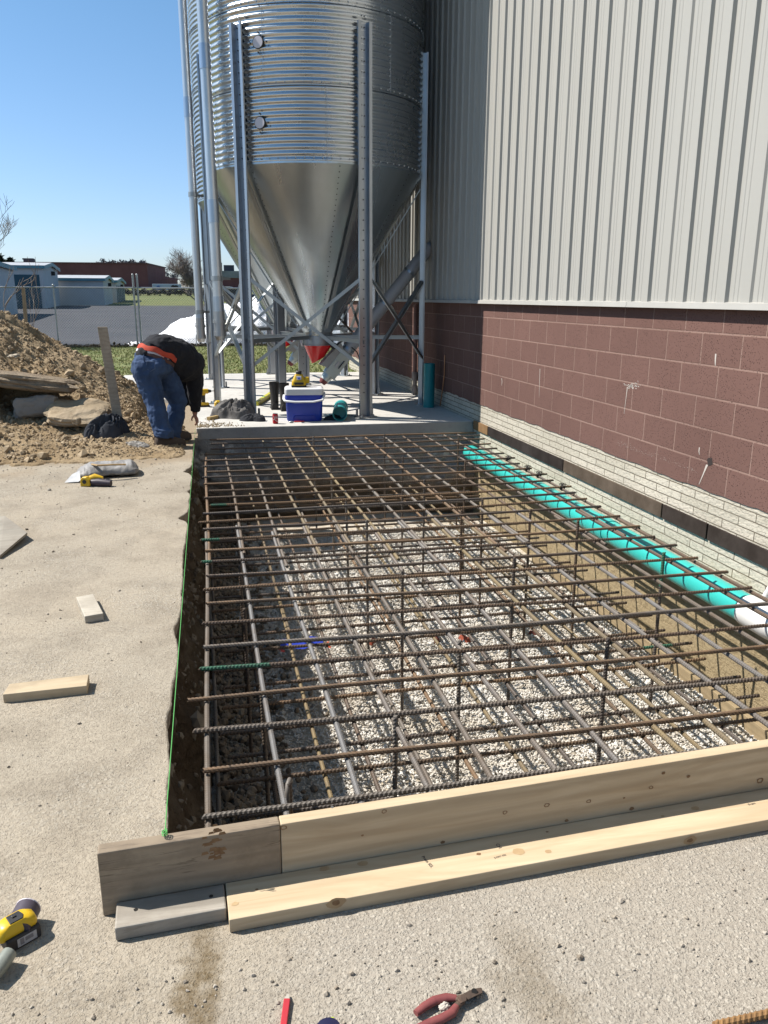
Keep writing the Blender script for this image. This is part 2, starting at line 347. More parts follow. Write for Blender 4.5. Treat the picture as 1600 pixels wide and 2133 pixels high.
def m_bricks(name, bw, rh, mort, u0, v0, ca, cb, cm, rough_scale=80, pits=0.0, bumpd=.012, soil=False, rock=0.0):
    t = NT(name); v = t.coord(False); sep = t.n('SeparateXYZ'); t.l(v, sep.inputs[0])
    comb = t.n('CombineXYZ'); t.l(t.math('ADD', sep.outputs[1], u0), comb.inputs[0]); t.l(t.math('ADD', sep.outputs[2], v0), comb.inputs[1])
    wv = comb.outputs[0]
    if rock:
        nz = t.n('TexNoise'); nz.inputs['Scale'].default_value = 9; t.l(v, nz.inputs['Vector'])
        sc = t.n('VectorMath', operation='SCALE'); sc.inputs['Scale'].default_value = .004
        t.l(nz.outputs['Color'], sc.inputs[0]); ad = t.n('VectorMath', operation='ADD'); t.l(wv, ad.inputs[0]); t.l(sc.outputs[0], ad.inputs[1]); wv = ad.outputs[0]
    b = t.n('TexBrick'); b.offset = .5; b.offset_frequency = 2; b.squash = 1
    for k, x in (('Scale', 1.0), ('Brick Width', bw), ('Row Height', rh), ('Mortar Size', mort), ('Mortar Smooth', .25), ('Bias', 0.0)): b.inputs[k].default_value = x
    b.inputs['Color1'].default_value = (*[q*KC for q in ca], 1); b.inputs['Color2'].default_value = (*[q*KC for q in cb], 1); b.inputs['Mortar'].default_value = (*[q*KC for q in cm], 1)
    t.l(wv, b.inputs['Vector'])
    big = t.noise(v, 1.4, 5, .6); c = t.mix(t.math('MULTIPLY', t.ramp(big, [(.4, 0.0), (.7, 1.0)]), .35), b.outputs['Color'], tuple(k*.72 for k in ca))
    h = t.math('MULTIPLY', b.outputs['Fac'], -1.0)
    fine = t.noise(v, rough_scale, 4, .7)
    if pits:
        pt = t.math('MULTIPLY', t.ramp(t.vor(v, 75), [(.15, 1.0), (.27, 0.0)]), t.ramp(t.noise(v, 5, 4), [(.36, .25), (.58, 1.0)]))
        c = t.mix(t.math('MULTIPLY', pt, pits), c, (.05, .025, .022)); h = t.math('SUBTRACT', h, t.math('MULTIPLY', pt, .8))
    if rock:
        sv = t.scale(v, (1, .75, 1.5)); rk = t.noise(sv, 42, 5, .68); h = t.math('ADD', h, t.math('MULTIPLY', rk, rock))
        c = t.mix(t.math('MULTIPLY', t.ramp(rk, [(.36, 1.0), (.5, 0.0)]), .5), c, tuple(k*.45 for k in ca))
    if soil:
        z = t.math('MULTIPLY_ADD', t.noise(v, 2.3, 5, .6), .55, t.math('MULTIPLY_ADD', sep.outputs[2], -1.25, -.38))
        sf = t.ramp(z, [(.1, 0.0), (.5, 1.0)])
        c = t.mix(t.math('MULTIPLY', sf, .93), c, (.41, .32, .185))
        c = t.mix(t.math('MULTIPLY', t.math('MULTIPLY', sf, t.ramp(t.vor(v, 38), [(.1, 1.0), (.2, 0.0)])), .7), c, (.2, .14, .07))
    n1 = t.bump(fine, .35, .004)
    if soil:
        lump = t.noise(v, 17, 7, .75); h = t.math('ADD', t.math('MULTIPLY', h, t.math('SUBTRACT', 1.0, t.math('MULTIPLY', sf, .55))), t.math('MULTIPLY', t.math('MULTIPLY', lump, sf), 2.6)); c = t.mix(t.math('MULTIPLY', t.math('MULTIPLY', t.ramp(lump, [(.36, 1.0), (.5, 0.0)]), sf), .55), c, (.20, .145, .08))
    n2 = t.bump(h, .9, bumpd, n1)
    return t.out(c, .9, 0, n2, .2)
def m_concrete(name, c1, c2, rough=.85, bump=.3):
    t = NT(name); v = t.coord(False); a = t.noise(v, .9, 6, .6); b = t.noise(v, 12, 6, .7); e = t.noise(v, 120, 3)
    c = t.mix(t.ramp(a, [(.35, 0.0), (.65, 1.0)]), c1, c2); c = t.mix(t.math('MULTIPLY', t.ramp(b, [(.3, 1.0), (.5, 0.0)]), .4), c, tuple(k*.6 for k in c2))
    n = t.bump(e, bump*.6, .003); n = t.bump(b, bump, .012, n)
    return t.out(c, rough, 0, n, .3)
def m_plain(name, c, rough=.5, metal=0.0, spec=.5):
    if name in _mc: return _mc[name]
    _mc[name] = NT(name).out(c, rough, metal, None, spec); return _mc[name]

# ------------------------------------------------------------------ the setting: ground sheets
FLOOR = -1.05; WX = 3.2
def gz(y): return 0.02*max(0.0, y-26.0)
M_ASPH = m_asphalt()
def pit_edge(y):
    e = -.178+.012*(y-2)+.018*fbm(np.asarray(y)*3.3, np.asarray(y)*0+.5, 6, 11, .62)
    for yc, wd, dp in ((5.6, .09, .055), (7.2, .12, .06), (6.4, .06, .02), (2.75, .25, .015), (3.6, .12, .012), (4.75, .2, .012)):
        e = e-dp*np.exp(-((np.asarray(y)-yc)/wd)**2)*(.6+.8*vnoise(np.asarray(y)*14, np.asarray(y)*0, 5))
    return e
# yard: one sheet west of the pit and south of it, with a broken, thick edge along the pit
ys = np.concatenate([np.arange(1.835, 8.95, .02), [8.95]])
us = np.concatenate([[0], np.geomspace(.01, 1, 40)-.005])
ex = pit_edge(ys); X = ex[:, None]-(us[None, :]/us[-1])**1.6*(26+ex[:, None])
Y = np.repeat(ys[:, None], len(us), 1)
Z = (.004*fbm(X*6, Y*6, 4, 3)+.006*fbm(X*1.1, Y*1.1, 3, 9))*np.clip((Y-1.835)*3, 0, 1)
Z[:, 0] -= .006
v1 = np.stack([X, Y, Z], -1).reshape(-1, 3); f1 = grid_faces(len(ys), len(us))
# thickness of the asphalt at the edge
lip = np.stack([np.stack([ex-.015*vnoise(ys*30, ys*0, 8)-.004, ys, np.full_like(ys, -.05)-.02*vnoise(ys*9, ys*0, 2)], -1), np.stack([ex-.03, ys, np.full_like(ys, -.13)], -1)], 1)
edge = np.concatenate([v1.reshape(len(ys), len(us), 3)[:, :1], lip], 1)
v2 = edge.reshape(-1, 3); f2 = grid_faces(len(ys), 3)[:, ::-1]+len(v1)
# apron in front of the form board
xs = np.concatenate([np.linspace(-26, -2, 8), np.linspace(-1.6, 4.2, 40), [8, 14]]); yy = np.concatenate([[-14, -6, -2], np.linspace(-.6, 1.835, 30)])
XX, YY = np.meshgrid(xs, yy, indexing='ij'); ZZ = (.004*fbm(XX*6, YY*6, 4, 3)+.006*fbm(XX*1.1, YY*1.1, 3, 9))*np.clip((1.835-YY)*3, 0, 1)
v3 = np.stack([XX, YY, ZZ], -1).reshape(-1, 3); f3 = grid_faces(len(xs), len(yy))+len(v1)+len(v2)
# strip north of the yard, under the soil heap
xs4 = np.linspace(-26, -.06, 30); yy4 = np.linspace(8.95, 16.2, 12)
XX4, YY4 = np.meshgrid(xs4, yy4, indexing='ij'); v4 = np.stack([XX4, YY4, .004*fbm(XX4*6, YY4*6, 4, 3)], -1).reshape(-1, 3); f4 = grid_faces(len(xs4), len(yy4))+len(v1)+len(v2)+len(v3)
yard = np_obj('yard_pavement', np.concatenate([v1, v2, v3, v4]), np.concatenate([f1[:, ::-1], f2, f3, f4]), M_ASPH, True)
tag(yard, kind='structure')

# far ground: rises gently beyond the fence, to the horizon
def sheet(name, x0, x1, ylist, mat, dz=0.0, nx=2):
    xs = np.linspace(x0, x1, nx); yl = np.array(ylist, float); XX, YY = np.meshgrid(xs, yl, indexing='ij')
    ZZ = np.vectorize(gz)(YY)+dz
    return tag(np_obj(name, np.stack([XX, YY, ZZ], -1).reshape(-1, 3), grid_faces(len(xs), len(yl)), mat), kind='structure')
M_LAWN = pm('lawn ground', (.15, .19, .06), (.235, .23, .10), 1.4, .95, 0, .6, 45, .03)
M_FIELD = pm('far field', (.115, .15, .035), (.19, .19, .07), .25, .95, 0, .4, 8, .1)
far = np.concatenate([[15.5, 26], np.linspace(30, 200, 18), [300, 450, 700, 1000, 1500]])
fx = np.array([-900, -300, -120, -60, -30, 0, 30, 60, 120, 300, 900.])
XX, YY = np.meshgrid(fx, far, indexing='ij'); ZZ = np.vectorize(lambda y: gz(min(y, 230)))(YY)-.012
tag(np_obj('ground', np.stack([XX, YY, ZZ], -1).reshape(-1, 3), grid_faces(len(fx), len(far)), M_FIELD), kind='structure')
tag(np_obj('outer_ground', np.array([(-900, -200, -.03), (-25.9, -200, -.03), (-25.9, 16, -.03), (-900, 16, -.03), (14, -200, -.03), (900, -200, -.03), (900, 16, -.03), (14, 16, -.03), (-25.9, -200, -.03), (14, -200, -.03), (14, -13.9, -.03), (-25.9, -13.9, -.03)]), np.array([(0, 1, 2, 3), (4, 5, 6, 7), (8, 9, 10, 11)]), M_FIELD), kind='structure')
sheet('lawn', -40, 16, [16.1, 20, 26.3], M_LAWN, -.004, 6)
M_LOT = pm('parking asphalt', (.052, .055, .066), (.085, .086, .095), .5, .9, 0, .3, 30, .01)
sheet('parking_lot', -60, 60, [26.3, 32, 40, 52, 67], M_LOT, .004, 4)
# grass blades on the lawn
n = 60000
gx = rng.uniform(-9, 4.5, n); gy = rng.uniform(14.5, 26.4, n); keep = (gy > 16.0) & (fbm(gx*.9, gy*.9, 4, 21) > -.55+.35*rng.random(n)); gx, gy = gx[keep], gy[keep]; n = len(gx)
h = rng.uniform(.015, .05, n); a = rng.uniform(0, 6.28, n); ww = rng.uniform(.006, .014, n); lean = rng.normal(0, .03, (n, 2))
b0 = np.stack([gx-np.cos(a)*ww, gy-np.sin(a)*ww, np.zeros(n)-.004], -1); b1 = np.stack([gx+np.cos(a)*ww, gy+np.sin(a)*ww, np.zeros(n)-.004], -1); b2 = np.stack([gx+lean[:, 0], gy+lean[:, 1], h], -1)
tg = NT('grass blades'); ri = tg.n('NewGeometry').outputs['Random Per Island']
M_GRASS = tg.out(tg.ramp(ri, [(0, (.15, .19, .05)), (.6, (.23, .25, .08)), (1, (.36, .31, .15))]), .8, 0, None, .2)
tag(np_obj('grass', np.stack([b0, b1, b2], 1).reshape(-1, 3), np.arange(3*n).reshape(-1, 3), M_GRASS), 'short patchy spring grass on the lawn before the chain link fence', 'grass', kind='stuff')

# ------------------------------------------------------------------ the pit: floor, dirt bank, gravel
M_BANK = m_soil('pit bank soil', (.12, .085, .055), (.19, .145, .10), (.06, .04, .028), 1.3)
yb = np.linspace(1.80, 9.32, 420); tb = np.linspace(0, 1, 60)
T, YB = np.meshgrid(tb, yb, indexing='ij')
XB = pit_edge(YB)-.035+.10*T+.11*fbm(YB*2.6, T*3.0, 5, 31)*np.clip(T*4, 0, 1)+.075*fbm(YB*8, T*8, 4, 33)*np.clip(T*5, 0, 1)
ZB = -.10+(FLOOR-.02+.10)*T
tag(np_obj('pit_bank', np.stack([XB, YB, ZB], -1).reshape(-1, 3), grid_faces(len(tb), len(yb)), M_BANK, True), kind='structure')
xn = np.linspace(-.4, 3.25, 60); T2, XN = np.meshgrid(tb, xn, indexing='ij')
YN = 1.80+.05*fbm(XN*3, T2*3, 4, 41)*np.clip(T2*3, 0, 1); ZN = -.012+(FLOOR)*T2
tag(np_obj('pit_near_bank', np.stack([XN, YN, ZN], -1).reshape(-1, 3), grid_faces(len(tb), len(xn))[:, ::-1], M_BANK, True), kind='structure')
xf = np.linspace(-.25, 3.25, 90); yf = np.linspace(1.75, 9.4, 180); XF, YF = np.meshgrid(xf, yf, indexing='ij')
ZF = FLOOR-.012+.02*fbm(XF*2, YF*2, 4, 51)
tag(np_obj('pit_floor', np.stack([XF, YF, ZF], -1).reshape(-1, 3), grid_faces(len(xf), len(yf)), m_soil('pit floor soil', (.52, .46, .37), (.62, .585, .52), (.38, .31, .22), 1.0, 1.0), True), kind='structure')
n = 88000
px = rng.uniform(-.05, 3.12, n); py = 1.9+rng.random(n)**1.15*6.6; sel = (fbm(px*1.8, py*1.8, 4, 61) > -.62)
px, py = px[sel], py[sel]; rad = rng.uniform(.005, .0092, len(px)); rad *= np.where(py > 5.5, 1.2, 1.0); rad *= np.where(rng.random(len(px)) < .035, rng.uniform(1.5, 2.6, len(px)), 1.0)
gv, gf = stones(np.stack([px, py, FLOOR+.006+rng.random(len(px))*.010+.02*fbm(px*2, py*2, 4, 51)], -1), rad)
tag(np_obj('gravel', gv, gf, m_gravel()), 'pale washed gravel spread over the pit floor under the rebar', 'gravel', kind='stuff')
# dirty rubble fallen along the shaded bank
n = 2600
py = rng.uniform(1.95, 9.0, n); px = -.03+np.abs(rng.normal(0, .22, n)); rad = rng.uniform(.008, .03, n)
gv, gf = stones(np.stack([px, py, FLOOR+.03+rng.random(n)*.03+np.clip(.12-px*.5, 0, .2)], -1), rad)
bi = rng.integers(6, len(tb), 1500); bj = rng.integers(0, len(yb), 1500); bp = np.stack([XB[bi, bj]-.004, YB[bi, bj], ZB[bi, bj]], -1); gv2, gf2 = stones(bp, np.clip(rng.lognormal(-4.3, .5, 1500), .006, .045), .6, .35)
gf = np.concatenate([gf, gf2+len(gv)]); gv = np.concatenate([gv, gv2])
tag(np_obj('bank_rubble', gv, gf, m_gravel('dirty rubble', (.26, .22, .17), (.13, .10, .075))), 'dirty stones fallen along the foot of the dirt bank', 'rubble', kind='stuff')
# loose stones on the yard
n = 5200
px = np.concatenate([rng.uniform(-2.6, 2.4, 3400), rng.uniform(-3.4, -.3, 1800)]); py = np.concatenate([rng.uniform(.9, 1.6, 1400), rng.uniform(1.0, 8.5, 2000), 8.5-np.abs(rng.normal(0, 1.1, 1800))])
ok = ((px < pit_edge(py)-.03) | (py < 1.60)); px, py = px[ok], py[ok]
rad = rng.lognormal(-5.75, .45, len(px)); rad = np.clip(rad, .0015, .016)
gv, gf = stones(np.stack([px, py, .004*fbm(px*6, py*6, 4, 3)+.006*fbm(px*1.1, py*1.1, 3, 9)+rad*.3], -1), rad)
tag(np_obj('loose_stones', gv, gf, m_gravel('loose yard stones', (.50, .45, .38), (.22, .18, .14))), 'small loose stones scattered over the tan yard pavement', 'stones', kind='stuff')

# ------------------------------------------------------------------ concrete slab under the bins
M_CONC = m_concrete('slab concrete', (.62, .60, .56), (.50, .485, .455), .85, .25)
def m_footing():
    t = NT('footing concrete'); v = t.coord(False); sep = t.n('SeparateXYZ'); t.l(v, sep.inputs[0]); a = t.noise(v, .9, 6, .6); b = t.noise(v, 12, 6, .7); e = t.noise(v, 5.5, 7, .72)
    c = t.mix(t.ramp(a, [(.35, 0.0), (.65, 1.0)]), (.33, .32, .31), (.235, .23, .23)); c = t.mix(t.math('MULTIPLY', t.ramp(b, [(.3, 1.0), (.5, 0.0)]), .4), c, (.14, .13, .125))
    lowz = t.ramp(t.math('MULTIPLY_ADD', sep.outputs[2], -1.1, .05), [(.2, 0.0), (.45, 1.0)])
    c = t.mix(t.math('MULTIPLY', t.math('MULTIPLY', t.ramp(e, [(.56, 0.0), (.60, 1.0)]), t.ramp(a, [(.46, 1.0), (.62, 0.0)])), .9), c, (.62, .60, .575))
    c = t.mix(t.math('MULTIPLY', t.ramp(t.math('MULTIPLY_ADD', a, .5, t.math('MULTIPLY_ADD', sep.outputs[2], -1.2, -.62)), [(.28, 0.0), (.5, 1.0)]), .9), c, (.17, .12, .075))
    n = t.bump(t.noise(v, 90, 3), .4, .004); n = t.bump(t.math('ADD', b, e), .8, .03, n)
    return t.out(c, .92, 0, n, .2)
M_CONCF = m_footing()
ZS = 0.06
FLc = G(409, 892, ZS); FRc = G(983, 877, ZS)
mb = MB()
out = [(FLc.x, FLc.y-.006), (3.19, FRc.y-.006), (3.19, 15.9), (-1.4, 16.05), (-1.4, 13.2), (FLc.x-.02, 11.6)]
mb.prism(out, -.075, ZS); mb.mi = [0, 0]+[1]*6  # side faces take a darker concrete: shade on the front painted into the colour
slab = mb.build('concrete_slab', [M_CONC, m_concrete('shade toned edge concrete', (.40, .39, .37), (.30, .295, .285), .9, .5)], origin=(0, 0, 0), bevel=.010); tag(slab, kind='structure')
# rough underside of the slab edge seen inside the pit: cast face with a broken, undercut foot
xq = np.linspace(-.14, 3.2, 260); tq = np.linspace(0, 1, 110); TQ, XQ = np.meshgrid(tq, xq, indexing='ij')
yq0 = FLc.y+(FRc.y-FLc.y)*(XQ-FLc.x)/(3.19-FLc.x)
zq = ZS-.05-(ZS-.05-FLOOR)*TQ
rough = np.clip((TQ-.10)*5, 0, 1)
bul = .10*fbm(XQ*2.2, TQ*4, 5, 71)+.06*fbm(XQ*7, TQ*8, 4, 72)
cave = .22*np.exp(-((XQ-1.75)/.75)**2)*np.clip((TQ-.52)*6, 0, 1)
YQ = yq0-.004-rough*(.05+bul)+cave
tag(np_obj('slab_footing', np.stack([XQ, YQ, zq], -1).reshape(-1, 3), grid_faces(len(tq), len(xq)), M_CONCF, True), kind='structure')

# ------------------------------------------------------------------ building
bld = empty('metal_building', (WX, 0, 0), 'tall beige ribbed metal building on a maroon block wall beside the pit', 'building')
M_BLOCK = m_bricks('painted block', .4064, .2032, .0072, .4064*40-8.374, .2032*20-1.286, (.162, .089, .074), (.184, .102, .085), (.31, .20, .165), 95, .7, .009)
yy = np.arange(-2, 17.51, .03); low = .285+.018*fbm(yy*1.3, yy*0, 4, 81)+.012*fbm(yy*7, yy*0, 3, 82)
mbv = np.concatenate([np.stack([np.full_like(yy, WX-.004), yy, low], -1), np.stack([np.full_like(yy, WX-.004), yy, np.full_like(yy, 1.46)], -1), np.stack([np.full_like(yy, WX+.02), yy, low-.002], -1)])
k = len(yy); i = np.arange(k-1)
fcs = np.concatenate([np.stack([i, i+k, i+k+1, i+1], -1), np.stack([i+2*k, i, i+1, i+2*k+1], -1)])
np_obj('block_wall', mbv, fcs, M_BLOCK, False, bld, tuple(ORG[bld.name]))
M_FOUND = m_bricks('split stone base', .312, .0571, .0042, .312*60-5.413, .0571*40-.2, (.56, .515, .42), (.66, .61, .51), (.15, .125, .09), 60, 0, .014, True, .8)
np_obj('stone_base', np.array([(WX+.004, -2, -1.2), (WX+.004, 17.5, -1.2), (WX+.004, 17.5, .5), (WX+.004, -2, .5)]), np.array([(0, 1, 2, 3)])[:, ::-1], M_FOUND, False, bld, tuple(ORG[bld.name]))
# ribbed siding
prof = []
k0 = -30
for k in range(-30, 57):
    y = 4.469+.2221*k
    if y < -2 or y > 17.3: continue
    d = .015 if k % 4 == 3 else .023
    prof += [(WX-.022, y-.004), (WX-.022-d, y+.006), (WX-.022-d, y+.085), (WX-.022, y+.10)]
    for q in (.135, .175): prof += [(WX-.022, y+q-.006), (WX-.0255, y+q), (WX-.022, y+q+.006)]
prof = np.array(prof); k = len(prof); HT = 9.0
sv = np.concatenate([np.column_stack([prof, np.full(k, 1.475)]), np.column_stack([prof, np.full(k, HT)])])
i = np.arange(k-1)
ts = NT('siding paint'); tv = ts.coord(False); tsc = ts.scale(tv, (1, 1.0, .06)); stf = ts.noise(tsc, 7, 5, .6)
scol = ts.mix(ts.math('MULTIPLY', ts.ramp(stf, [(.35, 0.0), (.7, 1.0)]), .22), (.425, .416, .383), (.37, .362, .335))
M_SIDE = ts.out(scol, .42, 0, ts.bump(ts.noise(ts.scale(tv, (1, 3, .25)), 3, 3), .05, .02), .4)
np_obj('metal_siding', sv, np.stack([i, i+1, i+1+k, i+k], -1), M_SIDE, False, bld, tuple(ORG[bld.name]))
M_TRIM = pm('trim paint', (.47, .455, .42), (.41, .40, .37), 3, .45, 0, .05, 30)
cuts = [-2, 1.0, 5.62, 7.94, 10.2, 14, 17.5]
for a, b in zip(cuts[:-1], cuts[1:]):
    MB().add([(WX-.068, a, 1.436), (WX-.068, b-.004, 1.436), (WX-.062, b-.004, 1.472), (WX-.062, a, 1.472), (WX-.002, a, 1.484), (WX-.002, b-.004, 1.484), (WX-.002, a, 1.44), (WX-.002, b-.004, 1.44)], [(0, 1, 2, 3)[::-1], (3, 2, 5, 4)[::-1], (6, 7, 1, 0)[::-1]]).build('drip_flashing', M_TRIM, bld)
# body, roof and far end so the building has depth
MB().box((WX+9.1, 7.75, (HT-1.2)/2+0), (17.9, 19.4, HT+1.1)).build('core', m_plain('shell grey', (.35, .35, .34), .8), bld)
MB().hull8([(WX-.3, -2.3, HT+.25), (WX+9, -2.3, HT+1.7), (WX+9, 17.8, HT+1.7), (WX-.3, 17.8, HT+.25)], [(WX-.3, -2.3, HT), (WX+9, -2.3, HT+1.45), (WX+9, 17.8, HT+1.45), (WX-.3, 17.8, HT)]).build('roof', M_TRIM, bld)
# marks on the block wall: paint drips, chips and a rusty anchor hole
M_DRIP = m_plain('white drips', (.55, .5, .45), .7); M_HOLE = m_plain('dark chip', (.03, .02, .018), .95)
def drip(pts, wd, mat=M_DRIP, name='paint_drip'):
    m = MB(); P = [GX(x, y, WX-.0055) for x, y in pts]
    vs = []
    for i, p in enumerate(P):
        q = wd*(1-.75*i/max(1, len(P)-1))*random.uniform(.7, 1.2); vs += [(p.x, p.y-q, p.z), (p.x, p.y+q, p.z)]
    m.add(vs, [(2*i, 2*i+1, 2*i+3, 2*i+2) for i in range(len(P)-1)]); return m.build(name, mat, bld)
drip([(1307, 806), (1304, 830), (1300, 862)], .006)
drip([(1491, 737), (1490, 752), (1490, 762)], .010)
drip([(1125, 768), (1124, 795), (1123, 828)], .006)
drip([(1473, 968), (1466, 985), (1456, 1009)], .012)
drip([(1457, 932), (1456, 940), (1457, 948)], .006)
drip([(1045, 788), (1046, 795), (1045, 803)], .008)
m = MB(); c0 = GX(1479, 962, WX-.0055); m.add([(c0.x, c0.y+.03*math.cos(a)*random.uniform(.6, 1.3), c0.z+.035*math.sin(a)*random.uniform(.6, 1.3)) for a in np.linspace(0, 6.28, 12)[:-1]], [tuple(range(11))]); m.build('anchor_hole', M_HOLE, bld)
m = MB()
for kk in range(60):
    p = GX(1316+random.gauss(0, 7), 803+random.gauss(0, 3.5), WX-.0055); q = random.uniform(.002, .008)
    m.add([(p.x, p.y-q*1.5, p.z-q*.3), (p.x, p.y+q, p.z-q*.4), (p.x, p.y+q*1.3, p.z+q*.3), (p.x, p.y-q, p.z+q*.5)], [(0, 1, 2, 3)])
m.build('scuff_mark', M_DRIP, bld)
m = MB()
for kk in range(170):
    u = random.random(); p = GX(1285+u*165+random.gauss(0, 3), 921+u*60+random.gauss(0, 2.5), WX-.0055); q = random.uniform(.001, .004)
    m.add([(p.x, p.y-q*1.6, p.z-q*.3), (p.x, p.y+q, p.z-q*.4), (p.x, p.y+q*1.3, p.z+q*.3)], [(0, 1, 2)])
m.build('scuff_mark', M_DRIP, bld)

# expansion joint boards nailed along the foot of the wall
JB = [((8.62, 9.12), 'rusty brown', (.20, .12, .06)), ((6.62, 8.61), 'dark charcoal', (.030, .024, .022)), ((4.98, 6.61), 'dusty brown', (.085, .064, .048)), ((4.44, 4.97), 'dark brown', (.034, .026, .022)), ((1.7, 4.43), 'long dark brown', (.036, .028, .024))]
wh = ['shortest one, by the slab corner', 'between the rusty one and the dusty one', 'middle piece of the strip', 'short piece after the dusty one', 'nearest the camera at the right edge']
for ((a, b), nm, c), q in zip(JB, wh):
    t = NT('joint board '+nm); v = t.coord(); f = t.noise(v, 5, 6, .65); M = t.out(t.mix(t.ramp(f, [(.38, 0.0), (.66, 1.0)]), c, tuple(min(1, x*1.5+.008) for x in c)), .9, 0, t.bump(t.noise(v, 90, 3), .3, .003), .05)
    o = MB().box((WX-.007, (a+b)/2, .022), (.016, b-a-.006, .104)).build('joint_board', M, None, None, .002)
    tag(o, nm+' joint board low on the wall, '+q, 'board', 'joint boards along the wall')
# conduits on the wall in the shade of the bins
M_PIPE_R = pm('red brown conduit', (.30, .17, .15), (.2, .12, .1), 6, .6)
c = empty('wall_conduit', (WX-.05, 10.9, .06), 'reddish conduit standing on the block wall behind the right bin leg', 'conduit')
p = GX(866, 640, WX-.05); q = GX(865, 795, WX-.05)
MB().cyl((WX-.05, p.y, 1.40), (WX-.05, p.y, .30), .032).build('pipe', M_PIPE_R, c, 40)
m = MB(); m.cyl((WX-.05, p.y, .42), (WX-.05, p.y, .30), .045); m.cyl((WX-.05, p.y, .22), (WX-.05, p.y, .10), .045); m.cyl((WX-.05, p.y, .30), (WX-.05, p.y, .08), .03); m.build('coupling', pm('grey fitting', (.3, .26, .24), None, 8, .6), c, 40)
o = MB().tube([(WX-.012, 10.35, ZS+.7), (WX-.02, 10.33, ZS+.45), (WX-.03, 10.36, ZS+.25), (WX-.05, 10.4, ZS+.02)], .008, 6).build('copper_wire', pm('copper', (.55, .28, .15), None, 8, .4, .7, 0), None, 60)
tag(o, 'thin copper ground wire running down the wall above the upright teal pipe', 'wire')

# ------------------------------------------------------------------ timber
M_FRESH = m_wood('fresh spruce', (.66, .535, .365), (.50, .375, .235), 'x', 0)
M_OLD = m_wood('weathered timber', (.40, .32, .225), (.29, .225, .16), 'x', 0, .55, .85)
M_GREY = m_wood('grey weathered timber', (.45, .41, .35), (.27, .24, .20), 'x', 0, .35, .6)
M_DUSTY = m_wood('dusty board', (.58, .53, .44), (.46, .41, .33), 'x', 0, .35)
M_KNOT = pm('knot brown', (.19, .10, .045), (.30, .18, .09), 60, .7, 0, 0)
M_KNOTL = pm('pale knot', (.42, .28, .15), (.5, .36, .2), 30, .7, 0, 0)
M_INK = m_plain('grade stamp ink', (.06, .05, .05), .8)
ANG = math.atan(.034)
fy = lambda x: 1.795+.034*x
def board(name, x0, x1, yo, z0, thick, height, mat, label, bev=.0025, group=None):
    """board lying along the front of the pit; yo = offset of its front face"""
    L = (x1-x0)/math.cos(ANG)
    m = MB(); m.M = Matrix.Translation((x0, fy(x0)+yo, z0)) @ rotz(ANG)
    m.box((L/2, thick/2, height/2), (L, thick, height))
    o = m.build(name, mat, None, None, bev, origin=(x0, fy(x0)+yo, z0)); return tag(o, label, 'board', group)
fb_old = board('form_board', -.31, .1385, 0, 0, .038, .184, M_OLD, 'short weathered brown form board standing on edge, left end of the form', .004)
fb_new = board('form_board', .140, 3.12, 0, 0, .038, .184, M_FRESH, 'long fresh spruce form board standing on edge before the rebar')
kb_old = board('kicker_board', -.272, -.008, -.092, 0, .089, .038, M_GREY, 'short grey board lying flat at the left foot of the form', .004)
kb_new = board('kicker_board', -.003, 3.12, -.134, 0, .132, .038, M_FRESH, 'long fresh board lying flat along the foot of the form')
def spot(parent, name, c, n, r, mat, el=1.0, ring=False):
    """small knot, nail head or screw set 0.6 mm proud of a board"""
    n = Vector(n).normalized(); a = Vector((1, 0, 0)) if abs(n.x) < .9 else Vector((0, 1, 0)); a = (a-n*a.dot(n)).normalized(); b = n.cross(a); m = MB(); c = Vector(c)+n*.0006
    k = 12; w = [random.uniform(.85, 1.15) for _ in range(k)]
    o = [c+(a*math.cos(2*math.pi*i/k)*r*el+b*math.sin(2*math.pi*i/k)*r)*w[i] for i in range(k)]
    if ring:
        q = [c+(p-c)*.62 for p in o]; m.add(o+q, [(i, (i+1) % k, k+(i+1) % k, k+i) for i in range(k)])
    else: m.add(o, [tuple(range(k))])
    return m.build(name, mat, parent)
NF = (.034, -1, 0)
for px, py, r, rg in ((591, 1724, .007, 1), (800, 1690, .006, 1), (1052, 1692, .006, 1), (1139, 1677, .0065, 1), (1226, 1669, .006, 1), (1382, 1610, .005, 0), (1434, 1617, .005, 0), (1356, 1640, .006, 1), (1316, 1684, .006, 0), (1583, 1626, .009, 1), (1180, 1709, .005, 0), (922, 1754, .005, 0), (755, 1740, .003, 0), (1300, 1662, .003, 0)):
    p = GY(px, py, 1.82); p = GY(px, py, fy(p.x)); spot(fb_new, 'knot', p, NF, r, M_KNOT, 1.3, bool(rg))
for px, py in ((692, 1681.5),): spot(fb_new, 'nail', G(px, py, .184), (0, 0, 1), .0045, m_plain('nail head', (.35, .33, .3), .4, .8))
for px, py, r, mt in ((676, 1810, .010, M_KNOTL), (755, 1799, .010, M_KNOTL), (997, 1779, .005, M_KNOT), (1080, 1774, .013, M_KNOTL), (1142, 1774, .007, M_KNOTL), (1448, 1684, .009, M_KNOTL), (1140, 1731+2, .003, M_KNOT), (535, 1853, .003, M_KNOT), (490, 1883, .007, M_KNOTL), (1380, 1700, .004, M_KNOTL)):
    spot(kb_new, 'knot', G(px, py, .038), (0, 0, 1), r, mt, 1.4)
for px, py, r in ((700, 1880, .016), (1437, 1750, .014)):
    p = GY(px, py, 1.70); p = GY(px, py, fy(p.x)-.134); spot(kb_new, 'knot', p, NF, r, M_KNOTL, 1.5); spot(kb_new, 'knot', p+Vector((0, -.0006, 0)), NF, r*.5, M_KNOT, 1.4)
for px, py in ((283, 1895), (440, 1867)): spot(kb_old, 'screw', G(px, py, .038), (0, 0, 1), .0055, m_plain('screw black', (.03, .028, .026), .5, .5))
m = MB()
